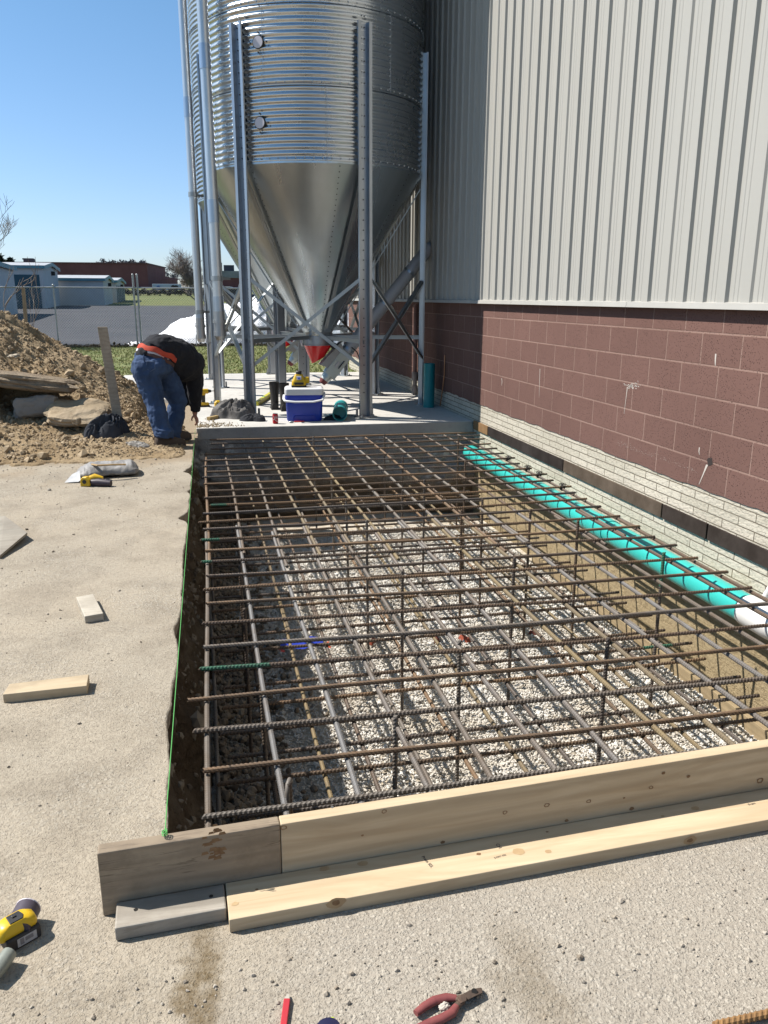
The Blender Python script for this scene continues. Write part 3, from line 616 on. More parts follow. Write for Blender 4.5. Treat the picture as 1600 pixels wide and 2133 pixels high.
for i in range(26):
    p = GY(450+random.gauss(0, 16), 1755+random.gauss(0, 18), 1.80); y = fy(p.x)-.0005; q = random.uniform(.004, .012)
    m.add([(p.x-q, y, p.z-q*.5), (p.x+q, y, p.z-q*.3), (p.x+q*.6, y, p.z+q*.5), (p.x-q*.7, y, p.z+q*.4)], [(0, 1, 2, 3)])
m.build('splinter_scar', M_KNOT, fb_old)
def stamp(txt, px, py, size, rot, parent):
    cu = bpy.data.curves.new('grade_stamp', 'FONT'); cu.body = txt; cu.size = size; cu.align_x = 'CENTER'; cu.extrude = .0002
    o = bpy.data.objects.new('grade_stamp', cu); COL.objects.link(o); cu.materials.append(M_INK)
    bpy.context.view_layer.update(); me = bpy.data.meshes.new_from_object(o.evaluated_get(bpy.context.evaluated_depsgraph_get())); bpy.data.objects.remove(o); o = bpy.data.objects.new('grade_stamp', me); COL.objects.link(o)
    p = G(px, py, .0386); o.parent = parent; o.location = p-ORG[parent.name]; o.rotation_euler = (0, 0, rot); ORG[o.name] = p
    return o
stamp('Prem SEL', 888, 1796, .013, R(-74), kb_new); stamp('CH', 1036, 1763, .014, R(-80), kb_new); stamp('S-DRY 022', 1043, 1785, .008, R(10), kb_new); stamp('Prem', 1568, 1676, .012, R(8), kb_new)

def px_block(name, pts, z, th, mat, label, tilt=0.0):
    top = [G(x, y, z) for x, y in pts]
    bot = [Vector((p.x, p.y, p.z-th)) for p in top]
    o = MB().hull8(top, bot).build(name, mat, None, None, .003); return tag(o, label, 'board')
px_block('timber_offcut', [(176.4, 1283.9), (215.3, 1277.3), (194.3, 1236.6), (158.8, 1243.2)], .038, .036, M_DUSTY, 'short dusty timber offcut with rounded edges lying on the yard')
px_block('timber_offcut', [(5.3, 1446.6), (181, 1428), (185.5, 1404), (19.7, 1424.3)], .040, .038, m_wood('fresh offcut', (.62, .5, .34), (.5, .39, .25), 'x', 0, .35), 'long pale timber offcut with dirty side lying at the left of the yard')
top = [G(-70, 1148, .02), G(0, 1157, .022), G(57, 1109, .05), G(10, 1074, .07), G(-80, 1090, .03)]
o = MB().hull8(top, [p-Vector((0, 0, .016)) for p in top]).build('plywood_sheet', m_wood('grey plywood', (.37, .33, .27), (.29, .26, .21), 'x', 0, .35), None, None, .002); tag(o, 'thin grey sheet of plywood lying on the yard at the left edge', 'board')
# upright stake in the heap
p = GY(251, 900, 8.75); t1 = GY(213, 681, 8.95); t1b = GY(222, 681, 8.95)
m = MB(); ax = Vector((.095, .02, 0)); d = Vector((0, .02, 0))
lo = [p-ax*.5, p+ax*.5, p+ax*.5+d, p-ax*.5+d]; lo = [v-Vector((0, 0, .05)) for v in lo]; hi = [t1-ax*.5, t1+ax*.5, t1+ax*.5+d, t1-ax*.5+d]; hi[0].z += .0
m.hull8(hi, lo); o = m.build('wooden_stake', m_wood('stake timber', (.46, .385, .29), (.36, .295, .215), 'z', 0, .35), None, None, .003); tag(o, 'tall flat wooden stake standing upright in the soil heap', 'stake')

# ------------------------------------------------------------------ rebar
M_SGREY = m_steel('mill grey rebar', (.20, .178, .155), (.155, .115, .082), .12, .6)
M_SBLUE = m_steel('blue grey rebar', (.215, .212, .21), (.18, .145, .115), .15, .55)
M_SRUST = m_steel('rusty rebar', (.25, .155, .085), (.125, .088, .06), .1, .65)
M_SDARK = m_steel('dark rebar', (.11, .097, .088), (.155, .105, .07), .2, .55)
M_SYEL = m_steel('ochre rebar', (.27, .20, .10), (.20, .155, .10), .1, .65)
M_GREEN = pm('green rebar paint', (.03, .16, .09), (.05, .09, .06), 30, .6)
def rebar(name, p0, p1, r=.0095, pitch=.0135, mat=M_SGREY, sides=8, slant=.5, sag=.004, green=None, bend=0):
    p0, p1 = Vector(p0), Vector(p1); L = (p1-p0).length; n = max(4, int(L/pitch))
    th = np.arange(sides)*2*np.pi/sides
    xs = np.concatenate([[0], (np.arange(n)[:, None]+np.array([.12, .34, .56, .80])[None]).ravel()*pitch*(L/(n*pitch)), [L]])
    rr = np.concatenate([[r], np.tile([1.0, 1.19, 1.19, 1.0], n)*r, [r]])
    sl = np.concatenate([[0], np.full(4*n, slant*pitch), [0]])
    Xv = xs[:, None]+sl[:, None]*np.cos(th)[None, :]*1.1
    ph = random.random()*6
    dz = -sag*np.sin(np.pi*Xv/L)+.0025*np.sin(Xv*3.1+ph); dy = .004*np.sin(Xv*1.9+ph*2)
    if bend: dy = dy+bend*np.sin(np.pi*Xv/L)
    Yv = rr[:, None]*np.cos(th)[None, :]+dy; Zv = rr[:, None]*np.sin(th)[None, :]+dz
    v = np.stack([Xv, Yv, Zv], -1).reshape(-1, 3); m = len(xs)
    i = np.arange(m-1)[:, None]; j = np.arange(sides)[None, :]; j2 = (j+1) % sides
    f = np.stack([i*sides+j, i*sides+j2, (i+1)*sides+j2, (i+1)*sides+j], -1).reshape(-1, 4)
    cap = np.array([(sides-1-0, 2, 1, 0), (4, 3, 2, sides-1), (6, 5, 4, sides-1)]) if sides == 8 else np.zeros((0, 4), int)
    cap = np.array([(3, 2, 1, 0), (7, 4, 3, 0), (7, 6, 5, 4)]) if sides == 8 else cap
    cap2 = (cap[:, ::-1]+(m-1)*sides)
    f = np.concatenate([f, cap, cap2]); mats = [mat]; mi = None
    if green:
        mats = [mat, M_GREEN]; a, b = green; cx = v[f[:, 0], 0]; mi = ((cx > a) & (cx < b)).astype(np.int32)
    o = np_obj(name, v, f, mats, False, None, (0, 0, 0), mi)
    for pl in (): pass
    q = (p1-p0).to_track_quat('X', 'Z'); o.rotation_mode = 'QUATERNION'; o.rotation_quaternion = q; o.location = p0; ORG[o.name] = p0.copy()
    return o
ORDN = ['first', 'second', 'third', 'fourth', 'fifth', 'sixth', 'seventh', 'eighth', 'ninth', 'tenth', 'eleventh', 'twelfth', 'thirteenth', 'fourteenth', 'fifteenth']
ZT, ZL = -.055, -.075
TL = [(438, 916.6), (440, 924), (440, 936), (427, 947), (427.5, 959), (423, 971.3), (431, 983), (423, 994.7), (424.8, 1008.8), (436.6, 1022.8), (425.6, 1037.2), (438.8, 1052.5), (423.4, 1070), (414.7, 1087.5), (423.4, 1103.7), (419, 1124.7), (427.8, 1146.6), (420.4, 1170.6), (432, 1200), (425.6, 1227.5), (430.9, 1258), (423.4, 1298.8), (424.8, 1350), (416.9, 1392.4), (392, 1457.5), (405, 1523), (424.7, 1608), (424.7, 1702.5)]
TR = [(991, 900.6), (1000, 907), (1009, 914), (1022, 924), (1035, 934.5), (1050.7, 944.7), (1072, 954), (1083, 965), (1106, 975), (1139, 987), (1152, 1000.7), (1189.7, 1012.5), (1198.6, 1026.7), (1222, 1039), (1251.4, 1054.4), (1292, 1075.5), (1332, 1097), (1363.6, 1117), (1407.8, 1134.8), (1452.5, 1162), (1514.7, 1191), (1565.5, 1223.8), (1600, 1257.5), (1600, 1302), (1600, 1347), (1600, 1406), (1600, 1475), (1600, 1540)]
tmat = {26: M_SRUST, 24: M_SRUST, 25: M_SGREY, 27: M_SGREY, 23: M_SDARK, 22: M_SGREY, 21: M_SDARK, 20: M_SRUST, 19: M_SRUST, 18: M_SDARK, 17: M_SDARK, 16: M_SRUST, 15: M_SRUST, 14: M_SDARK, 13: M_SRUST, 12: M_SDARK, 11: M_SRUST, 10: M_SRUST, 9: M_SRUST, 8: M_SRUST}
lookT = {M_SRUST: 'rusty', M_SGREY: 'grey', M_SDARK: 'dark', M_SBLUE: 'blue grey', M_SYEL: 'ochre'}
GT = 'crosswise rebars of the top mat'
T_BARS = []
for i, (a, b) in enumerate(zip(TL, TR)):
    A = G(*a, ZT); B = G(*b, ZT)
    if i >= 22:                                   # runs on past the right edge of the photo
        t = (2.94+.03*math.sin(i*2.3)-A.x)/(B.x-A.x); B = A+(B-A)*t
    if i < 2: A.y = min(A.y, 9.13-.1*i); B.y = min(B.y, 9.05-.16*i)
    mt = tmat.get(i, M_SDARK if i % 3 else M_SRUST)
    k = 28-i
    if k <= 14: lab = f'{lookT[mt]} crosswise bar of the top mat, {ORDN[k-1]} from the form board'
    else: lab = f'{lookT[mt]} crosswise bar of the top mat, {ORDN[i]} from the concrete slab'
    gr = (0.0, .30) if i == 23 else ((.0, .12) if i in (11, 15) else ((.0, .06) if i == 17 else None))
    if gr: lab = lab.replace('bar of', 'green-ended bar of')
    o = rebar('rebar', A, B, .0095 if i in (25, 22) else .0086, .0155 if i > 10 else .018, mt, slant=(.55 if i % 2 else -.55), green=gr, bend=.010*math.sin(i*2.7), sag=.004+.006*abs(math.sin(i*1.3))); tag(o, lab, 'rebar', GT); T_BARS.append((A, B, o))
LX = [None, .19, .43, .66, .89, 1.12, 1.36, 1.61, 1.82, 2.05, 2.29, 2.53, 2.76, 2.95]
GLN = 'lengthwise rebars of the top mat'
lm = [M_SGREY, M_SBLUE, M_SBLUE, M_SBLUE, M_SGREY, M_SBLUE, M_SBLUE, M_SYEL, M_SYEL, M_SBLUE, M_SBLUE, M_SGREY, M_SDARK, M_SDARK]
lf = [M_SRUST, M_SGREY, M_SGREY, M_SYEL, M_SYEL, M_SYEL, M_SGREY, M_SGREY, M_SRUST, M_SGREY, M_SRUST, M_SDARK, M_SGREY, M_SDARK]
L_AT = []
for k, x in enumerate(LX):
    x0, x1 = (-.05, .02) if x is None else (x, x+.012*math.sin(k*1.7))
    j = .06*math.sin(k*2.1)
    yn = 2.10 if k == 0 else 2.16+.02*math.sin(k)
    e0 = 5.45+j*2; s1 = 4.75+j*3
    yf = 8.42 if k == 0 else 9.02
    fx = lambda y: x0+(x1-x0)*(y-2.1)/6.9
    wh = f'{ORDN[k]} from the dirt bank'
    o = rebar('rebar', (fx(yn), yn, ZL), (fx(e0), e0, ZL), .0095, .0135, lm[k], bend=.014*math.sin(k*3)); tag(o, f'{lookT[lm[k]]} lengthwise bar of the top mat, nearer half, {wh}', 'rebar', GLN)
    o = rebar('rebar', (fx(s1)+.021, s1, ZL+.002), (fx(yf)+.008, yf, ZL), .0095, .018, lf[k], bend=.014*math.sin(k*5+1)); tag(o, f'{lookT[lf[k]]} lengthwise bar of the top mat, farther half, {wh}', 'rebar', GLN)
    L_AT.append(fx)
# bottom mat
ZB_ = -.65
for k in range(28):
    y = 2.28+.2375*k+.015*math.sin(k*1.9)
    if y > 8.95: break
    x1 = 2.95+.03*math.sin(k*3.3); mt = [M_SDARK, M_SRUST, M_SDARK][k % 3]; q = k+1
    wh = f'{ORDN[k]} from the form board' if k < 14 else f'{ORDN[27-k]} from the slab footing'
    gr = (2.6, 2.8) if k == 8 else None
    o = rebar('rebar', (.02+.04*math.sin(k*2.7), y+.01, ZB_+.02), (x1, y-.01, ZB_+.02), .0095, .018, mt, green=gr); tag(o, f'{lookT[mt]} crosswise bar of the lower mat, {wh}', 'rebar', 'crosswise rebars of the lower mat')
for k, x in enumerate([-.02, .22, .46, .69, .93, 1.155, 1.40, 1.63, 1.86, 2.09, 2.32, 2.55, 2.80]):
    mt = [M_SGREY, M_SRUST, M_SYEL, M_SDARK][k % 4]
    o = rebar('rebar', (x, 2.08, ZB_), (x+.02*math.sin(k), 5.9+.2*math.sin(k*2), ZB_), .0095, .016, mt); tag(o, f'{lookT[mt]} lengthwise bar of the lower mat, nearer half, {ORDN[k]} from the dirt bank', 'rebar', 'lengthwise rebars of the lower mat')
    o = rebar('rebar', (x+.024, 5.1+.2*math.sin(k*2), ZB_), (x+.02, 8.9, ZB_), .0095, .02, mt); tag(o, f'{lookT[mt]} lengthwise bar of the lower mat, farther half, {ORDN[k]} from the dirt bank', 'rebar', 'lengthwise rebars of the lower mat')
# upright pins that carry the mats
pins = [(652, 909, .02), (800, 905, .02), (954, 912, .01), (688, 954, -.03), (837, 952, -.03), (968, 962, .02), (719, 1022, -.05), (882, 1000, -.03), (1003, 1040, -.03), (762, 1085, -.03), (960, 1063, -.03), (1103, 1062, 0), (836, 1190, -.05), (1070, 1163, -.03), (1204, 1085, .02), (955, 1338, -.05), (1263, 1331, -.05), (1383, 1153, .03), (818, 1495, -.03), (504, 1270, -.08), (495, 1180, -.09), (540, 1400, -.09), (598, 1636, -.03)]
for i, (x, y, z) in enumerate(pins):
    P = G(x, y, z); mt = M_SDARK if i % 3 else M_SGREY
    if P.y > 9.05: P.y = 9.03
    kr = min(range(28), key=lambda q: abs((T_BARS[q][0].y+T_BARS[q][1].y)/2-P.y)); kl = min(range(14), key=lambda q: abs(L_AT[q](P.y)-P.x))
    tw = f'{ORDN[27-kr]} crosswise bar from form' if 28-kr <= 14 else f'{ORDN[kr]} crosswise bar from slab'
    o = rebar('rebar_pin', (P.x+.022, P.y+.024, FLOOR+.01), (P.x+.012, P.y+.012, P.z), .0095, .016, mt, sag=0, green=((.85, 1.1) if i == 17 else None)); tag(o, f'upright pin at {ORDN[kl]} lengthwise bar from dirt bank and {tw}', 'rebar', 'upright rebar pins')
# hook of bent bar near the form
hk = G(598, 1636, -.03)
o = MB().tube([(hk.x, hk.y, -.16), (hk.x, hk.y, -.06), (hk.x+.004, hk.y+.012, -.035), (hk.x+.012, hk.y+.03, -.03), (hk.x+.016, hk.y+.045, -.045)], .0085, 10).build('rebar_hook', M_SGREY, None, 50); tag(o, 'short hooked bar end tied beside the second lengthwise bar near the form', 'rebar')
# tie wire at the crossings
mt_ = MB()
for s in (1, -1):
    mt_.tube([(.013*math.cos(a)*1.0-s*.011*math.sin(a)*0, s*.013*math.cos(a), -.010+.021*math.sin(a)) for a in np.linspace(0, 2*math.pi, 9)], .0013, 4)
mt_.tube([(0, 0, .012), (.012, -.006, .02), (.022, -.004, .012), (.03, .004, .018)], .0013, 4); mt_.tube([(0, 0, .012), (-.008, .01, .022), (-.016, .012, .010)], .0013, 4)
for s in (1, -1): mt_.tube([(-.014, s*.012, -.004), (0, 0, .0125), (.014, -s*.012, -.004)], .0016, 4)
M_WIRE = m_plain('black tie wire', (.03, .028, .026), .5, .6)
wire0 = mt_.build('wire_tie', M_WIRE, None, 60, origin=(0, 0, 0)); wme = wire0.data; bpy.data.objects.remove(wire0)
for i in range(6, 28):
    A, B, o = T_BARS[i]
    for k, fx in enumerate(L_AT):
        yv = A.y+(B.y-A.y)*((fx(A.y)-A.x)/(B.x-A.x)); xv = fx(yv)
        if xv < A.x+.01 or xv > B.x-.03 or (i+k*3) % 7 == 0: continue
        t = bpy.data.objects.new('wire_tie', wme); COL.objects.link(t); t.parent = o
        loc = (o.rotation_quaternion.to_matrix().inverted() @ (Vector((xv, yv, ZT))-A)); t.location = loc; t.rotation_euler = (random.uniform(-.2, .2), random.uniform(-.2, .2), random.choice((0, 1.57, 3.1, 4.7))+random.uniform(-.4, .4)); t.scale = (1.2,)*3
# rusty bar at the lower right corner, on the yard
A = G(1490, 2141, .012); B = G(1640, 2104, .012); o = rebar('rebar', A, B+(B-A)*1.2, .008, .0135, pm('orange rust', (.36, .20, .075), (.22, .12, .05), 30, .85)); tag(o, 'orange rusty loose bar lying on the yard at the lower right corner', 'rebar')

# ------------------------------------------------------------------ pipes in the pit and on the slab
M_TEAL = pm('teal pvc', (.045, .52, .47), (.04, .46, .42), 2, .32, 0, .03, 20, .01, .5)
M_TEALD = pm('dark teal pvc', (.02, .26, .27), (.018, .22, .23), 3, .4, 0, .02, 20)
M_WPVC = pm('white pvc', (.78, .78, .76), (.70, .70, .68), 3, .35, 0, .02, 20)
PXW = 3.095; e0 = GX(978, 951, PXW); e1 = GX(1566, 1283, PXW); zc = -.282
c = empty('drain_pipe', (PXW, e1.y, zc), 'long teal plastic drain pipe running along the wall inside the pit', 'pipe')
ya, yb_ = min(8.95, e0.y+.02), e1.y
m = MB(); ns = 40; ring = lambda y, r: [(PXW+r*math.cos(a)+.006*math.sin(y*1.1), y, zc+r*math.sin(a)) for a in np.linspace(0, 2*math.pi, 33)[:-1]]
m.loft([ring(y, .0875) for y in np.linspace(ya, yb_+.02, 30)]); m.build('pipe', M_TEAL, c, 50)
for q0, q1 in ((5.72, 5.50), (8.60, 8.45)): m = MB(); m.loft([ring(q0, .094), ring(q1, .094)]); m.build('bell_joint', M_TEAL, c, 40)
c2 = empty('pipe_fitting', (PXW, yb_-.1, zc), 'white plastic fitting joined to the near end of the teal drain pipe', 'pipe')
m = MB(); m.loft([ring(yb_+.03, .095), ring(yb_-.20, .095), ring(yb_-.22, .089), ring(yb_-1.3, .089)]); m.build('pipe', M_WPVC, c2, 40)
m = MB(); m.cyl((3.10, yb_-.05, zc+.06), (3.185, yb_-.12, zc+.36), .018, None, 14); m.build('riser', M_WPVC, c2, 40)
# upright teal pipe by the right leg
p = G(893, 848, ZS); th = GY(893, 757, p.y).z-ZS
m = MB(); m.lathe([(.076, 0), (.076, th-.0), (.066, th), (.066, .3)], (p.x, p.y, ZS), 32)
c = m.build('teal_pipe', pm('upright teal', (.01, .25, .27), (.01, .22, .24), 3, .35, 0, .02), None, 40); tag(c, 'teal plastic pipe standing upright on the slab against the wall', 'pipe')
# teal pipe lying on the slab, open end facing the pit
a = G(708, 862, ZS+.09); b = G(714, 828, ZS+.09); d = (b-a).normalized(); b = a+d*.62
c = empty('pipe_elbow', (a.x, a.y, ZS), 'short teal pipe lying on the slab with its open end facing the pit', 'pipe')
def ringv(p, d, r, n=32):
    u = d.cross(Vector((0, 0, 1))).normalized(); v = u.cross(d); return [p+u*math.cos(2*math.pi*k/n)*r+v*math.sin(2*math.pi*k/n)*r for k in range(n)]
m = MB(); m.loft([ringv(a+d*.25, d, .074), ringv(a, d, .080), ringv(a, d, .089), ringv(a+d*.17, d, .089), ringv(a+d*.175, d, .083)], 0, False); m.build('bell', M_TEALD, c, 40)
m = MB(); m.loft([ringv(a+d*.17, d, .083), ringv(a+d*.5, d, .083), ringv(a+d*.5, d, .09), ringv(b, d, .09)]); m.build('barrel', pm('bright teal', (.06, .45, .44), (.05, .38, .38), 3, .35), c, 40)
# wooden sill board at the foot of the stone base
A = Vector((3.135, 2.3, FLOOR)); o = MB().box((3.165, 4.6, FLOOR+.02), (.045, 5.0, .13)).build('sill_board', m_wood('muddy board', (.40, .31, .19), (.31, .24, .14), 'y', 0, .4), None, None, .003); tag(o, 'muddy board lying at the foot of the stone wall on the pit floor', 'board')
# string line
s0 = G(343, 1748, .186); s1 = Vector((FLc.x-.012, FLc.y-.01, ZS-.01))
c = empty('string_line', s0, 'bright green string line stretched from the old form board to the slab corner', 'string')
MB().tube([s0+Vector((0, .02, .002)), s0.lerp(s1, .3), s0.lerp(s1, .7), s1], .0014, 6).build('string', m_plain('green string', (.10, .42, .10), .7), c)
m = MB(); m.tube([s0+Vector((.006*math.cos(a), .012+.008*math.sin(a)*1.2, .003+.001*a)) for a in np.linspace(0, 14, 20)], .0014, 5); m.cyl(s0+Vector((0, .012, 0)), s0+Vector((0, .012, .016)), .002, None, 6); m.build('knot', m_plain('green string', (.10, .42, .10), .7), c)
# debris on the pit floor
pa = G(600, 1352, FLOOR+.12)
c = empty('plastic_wrapper', pa, 'torn blue and orange plastic wrapper lying in the shaded gravel', 'wrapper')
m = MB(); m.add([(pa.x-.05+.055*i, pa.y+.05*j, pa.z+.05*j+.012*math.sin(i*1.7+j)) for i in range(7) for j in range(2)], [(2*i, 2*i+1, 2*i+3, 2*i+2) for i in range(6)]); m.build('blue_film', m_plain('blue film', (.05, .10, .75), .4), c, 180)
for q in (-.06, .27):
    m = MB(); m.add([(pa.x+q+.012*math.sin(j*2), pa.y-.05+.03*j, pa.z+.01*math.cos(j)) for j in range(5)]+[(pa.x+q+.028+.012*math.sin(j*2.2), pa.y-.05+.03*j, pa.z) for j in range(5)], [(j, j+1, 6+j, 5+j) for j in range(4)]); m.build('orange_strip', m_plain('orange film', (.7, .09, .03), .5), c)
for i, (x, y, s, lb) in enumerate([(775, 1336, .05, 'red brick chip in the gravel, left of the two upright pins'), (908, 1330, .06, 'red brick chip in the gravel near the middle of the pit'), (968, 1330, .06, 'dark red brick chip, right of the middle brick chip'), (1112, 1318, .045, 'red brick chip in bright gravel at the right'), (715, 1330, .04, 'orange brick chip near the blue wrapper')]):
    P = G(x, y, FLOOR+.03); m = MB(); m.M = Matrix.Translation(P) @ rotz(.5*i+1) ; m.box((0, 0, 0), (s*1.8, s*.7, s*.6), 0, (.8, .7)); o = m.build('brick_chip', pm('brick red %d' % (i % 2), ((.42, .10, .055), (.22, .07, .05))[i % 2], None, 30, .85), None, None, .004); tag(o, lb, 'brick chip', 'brick chips in the gravel')
for i, (x, y, lb) in enumerate([(630, 1462, 'pale torn paper scrap in the shaded gravel near the form'), (440, 1425, 'pale torn paper scrap at the foot of the dirt bank')]):
    P = G(x, y, FLOOR+.10 if i else FLOOR+.05); m = MB(); m.add([(P.x-.06, P.y, P.z), (P.x+.0, P.y-.03, P.z+.01), (P.x+.08, P.y+.0, P.z+.02), (P.x+.04, P.y+.05, P.z+.0), (P.x-.03, P.y+.04, P.z+.02)], [(0, 1, 4), (1, 3, 4), (1, 2, 3)]); o = m.build('paper_scrap', m_plain('dirty paper', (.38, .34, .29), .8), None); tag(o, lb, 'paper')

# ------------------------------------------------------------------ grain bins
M_CORR = m_galv('corrugated galvanised', (.53, .56, .59), .26, False, dirt=.05, metal=.92)
def m_hopper():
    t = NT('hopper galvanised', 1.0); v = t.coord(False); sep = t.n('SeparateXYZ'); t.l(v, sep.inputs[0]); cmb = t.n('CombineXYZ'); t.l(sep.outputs[0], cmb.inputs[0]); t.l(sep.outputs[1], cmb.inputs[1])
    nm = t.n('VectorMath', operation='NORMALIZE'); t.l(cmb.outputs[0], nm.inputs[0]); cm2 = t.n('VectorMath', operation='ADD'); zz = t.n('CombineXYZ'); t.l(t.math('MULTIPLY', sep.outputs[2], .22), zz.inputs[2]); t.l(nm.outputs[0], cm2.inputs[0]); t.l(zz.outputs[0], cm2.inputs[1])
    f = t.noise(cm2.outputs[0], 2.4, 3, .5); g_ = t.noise(v, 2.2, 5, .65)
    c = t.mix(t.ramp(f, [(.35, 0.0), (.65, 1.0)]), (.57, .635, .68), (.40, .45, .485)); c = t.mix(t.math('MULTIPLY', t.ramp(g_, [(.4, 0.0), (.7, 1.0)]), .3), c, (.33, .345, .35))
    r = t.math('MULTIPLY_ADD', f, .30, .14)
    return t.out(c, r, .95, t.bump(t.math('ADD', f, t.math('MULTIPLY', g_, .35)), .16, .05), .5)
M_CONE = m_hopper()
M_LEG = m_galv('leg galvanised', (.38, .41, .45), .34, False, dirt=.15)
M_BRACE = m_galv('brace galvanised', (.36, .38, .39), .42, True, dirt=.15)
M_BOLT = m_plain('bolt dark', (.10, .10, .11), .5, .7)
M_DISC = m_plain('sight glass', (.62, .60, .66), .35); M_RIM = m_plain('black rim', (.02, .02, .02), .5)
RB, ZR, PITCHC = 1.372, 2.977, .0677
def hat(c, ang, z0, z1, r0):
    """hat channel: web against the bin, flanges and lips outward"""
    u = Vector((-math.sin(ang), math.cos(ang), 0)); n = Vector((math.cos(ang), math.sin(ang), 0))
    q = [(-.098, .098), (-.098, .116), (-.062, .116), (-.050, .012), (.050, .012), (.062, .116), (.098, .116), (.098, .098)]
    q = [(-.084, .052), (-.084, .066), (-.054, .066), (-.046, .0), (.046, .0), (.054, .066), (.084, .066), (.084, .052)]
    th = .005; pts = q+[(x*(1-.0)+(0), y) for x, y in []]
    outp = []
    for (x, y) in q: outp.append(Vector(c)+u*x+n*(r0+y))
    inn = []
    for i, (x, y) in enumerate(q):
        a = Vector(q[max(i-1, 0)]); b = Vector(q[min(i+1, len(q)-1)]); t = (b-a).normalized(); w = Vector((-t.y, t.x)); inn.append(Vector(c)+u*(x+w.x*th)+n*(r0+y+w.y*th))
    loop = outp+inn[::-1]
    return [[(p.x, p.y, z) for p in loop] for z in (z0, z1)]
def make_bin(cx, cy, a0, label, deg_seam):
    e = empty('grain_bin', (cx, cy, ZS), label, 'grain bin', 'hopper bottom grain bins')
    # corrugated wall with ring laps
    zs = np.arange(ZR, 7.3, PITCHC/8); ph = (zs-ZR)/PITCHC*2*np.pi
    rr = RB+.0095*np.sin(ph-math.pi/2)+.003*(((zs-ZR)/.8128).astype(int) % 2)
    n = 220; th = np.linspace(0, 2*np.pi, n, endpoint=False)
    dent = 1+.0005*np.sin(th*5+cx)+.0004*np.sin(th*13)
    v = np.stack([cx+(rr[:, None]*dent)*np.cos(th), cy+(rr[:, None]*dent)*np.sin(th), np.repeat(zs[:, None], n, 1)], -1).reshape(-1, 3)
    i = np.arange(len(zs)-1)[:, None]; j = np.arange(n)[None]; j2 = (j+1) % n
    f = np.stack([i*n+j, i*n+j2, (i+1)*n+j2, (i+1)*n+j], -1).reshape(-1, 4)
    np_obj('bin_wall', v, f, M_CORR, True, e, tuple(ORG[e.name]))
    # rows of bolts on the laps and vertical seams, with the lap lines
    bm = MB(); lap = MB()
    for zb in (ZR+.035+.0, ZR+.8128, ZR+1.6256, ZR+2.438):
        for k in range(84):
            a = 2*math.pi*k/84; r = RB+.0095; bm.box((cx+r*math.cos(a), cy+r*math.sin(a), zb+.018), (.013, .013, .013))
        if zb > ZR+.1: lap.lathe([(RB-.004, -.0), (RB+.0105, -.0), (RB+.0105, .0022), (RB-.004, .0022)], (cx, cy, zb-.012), 120)
    for ring, aa in ((0, deg_seam), (1, deg_seam+34), (0, deg_seam-62), (0, deg_seam+70), (1, deg_seam-30)):
        a = R(aa)
        for k in range(12):
            z = ZR+ring*.8128+(k+.5)*PITCHC; r = RB+.0095; bm.box((cx+r*math.cos(a-.012), cy+r*math.sin(a-.012), z), (.012, .012, .012))
        lap.bar((cx+(RB+.0085)*math.cos(a), cy+(RB+.0085)*math.sin(a), ZR+ring*.8128), (cx+(RB+.0085)*math.cos(a), cy+(RB+.0085)*math.sin(a), ZR+ring*.8128+.81), .003, .003)
    tag(bm.build('bolts', M_BRACE, e), kind='stuff'); lap.build('sheet_lap', M_LEG, e)
    MB().lathe([(RB+.02, -.02), (RB+.03, .0), (.25, .75), (.24, .95), (.01, 1.0)], (cx, cy, 7.3), 48).build('bin_roof', M_CORR, e, 40)
    # hopper cone: panels with lapped, bolted seams
    zn, rn = 1.045, .20
    MB().lathe([(RB+.004, ZR+.03), (RB+.004, ZR), (rn, zn), (rn-.01, zn-.06), (rn-.02, zn-.06), (rn-.02, zn), (RB-.02, ZR-.01)], (cx, cy, 0), 128).build('hopper_cone', M_CONE, e, 20)
    sm = MB(); bt = MB()
    for k in range(8):
        a = R(deg_seam+6+45*k)
        d = lambda r, z, o=0, s=0: (cx+(r+o)*math.cos(a)-s*math.sin(a), cy+(r+o)*math.sin(a)+s*math.cos(a), z+o*.6)
        w0, w1 = .028, .018
        sm.hull8([d(RB, ZR, .006, -w0), d(RB, ZR, .006, w0), d(rn, zn, .006, w1), d(rn, zn, .006, -w1)], [d(RB, ZR, -.01, -w0), d(RB, ZR, -.01, w0), d(rn, zn, -.01, w1), d(rn, zn, -.01, -w1)])
        for q in range(34):
            t = (q+.5)/34; bt.sphere(d(RB+(rn-RB)*t, ZR+(zn-ZR)*t, .006), .0075, 6, 4)
    sm.build('cone_seam', M_CONE, e); tag(bt.build('seam_bolts', M_BOLT, e), kind='stuff')
    # outlet collar and slide gate
    m = MB(); m.lathe([(.195, .99), (.205, .99), (.205, .945), (.215, .945), (.215, .875), (.19, .875)], (cx, cy, 0), 40); m.build('outlet_collar', M_LEG, e, 40)
    legs = []
    for k in range(6):
        a = a0+k*math.pi/3
        m = MB(); m.loft(hat((cx, cy, 0), a, ZS+.01, 4.44, RB+.008)); lg = m.build('leg', M_LEG, e)
        n = Vector((math.cos(a), math.sin(a), 0)); b = Vector((cx, cy, 0))+n*(RB+.06); u = Vector((-n.y, n.x, 0))
        m = MB(); m.M = Matrix.Translation((b.x, b.y, ZS)) @ rotz(a); m.box((0, 0, .008), (.17, .24, .016)); m.box((-.03, -.105, .055), (.008, .03, .10)); m.box((-.03, .105, .055), (.008, .03, .10)); m.cyl((.06, .08, .01), (.06, .08, .04), .009, None, 8); m.cyl((.06, -.08, .01), (.06, -.08, .04), .009, None, 8); m.build('base_plate', M_BRACE, lg)
        m = MB()
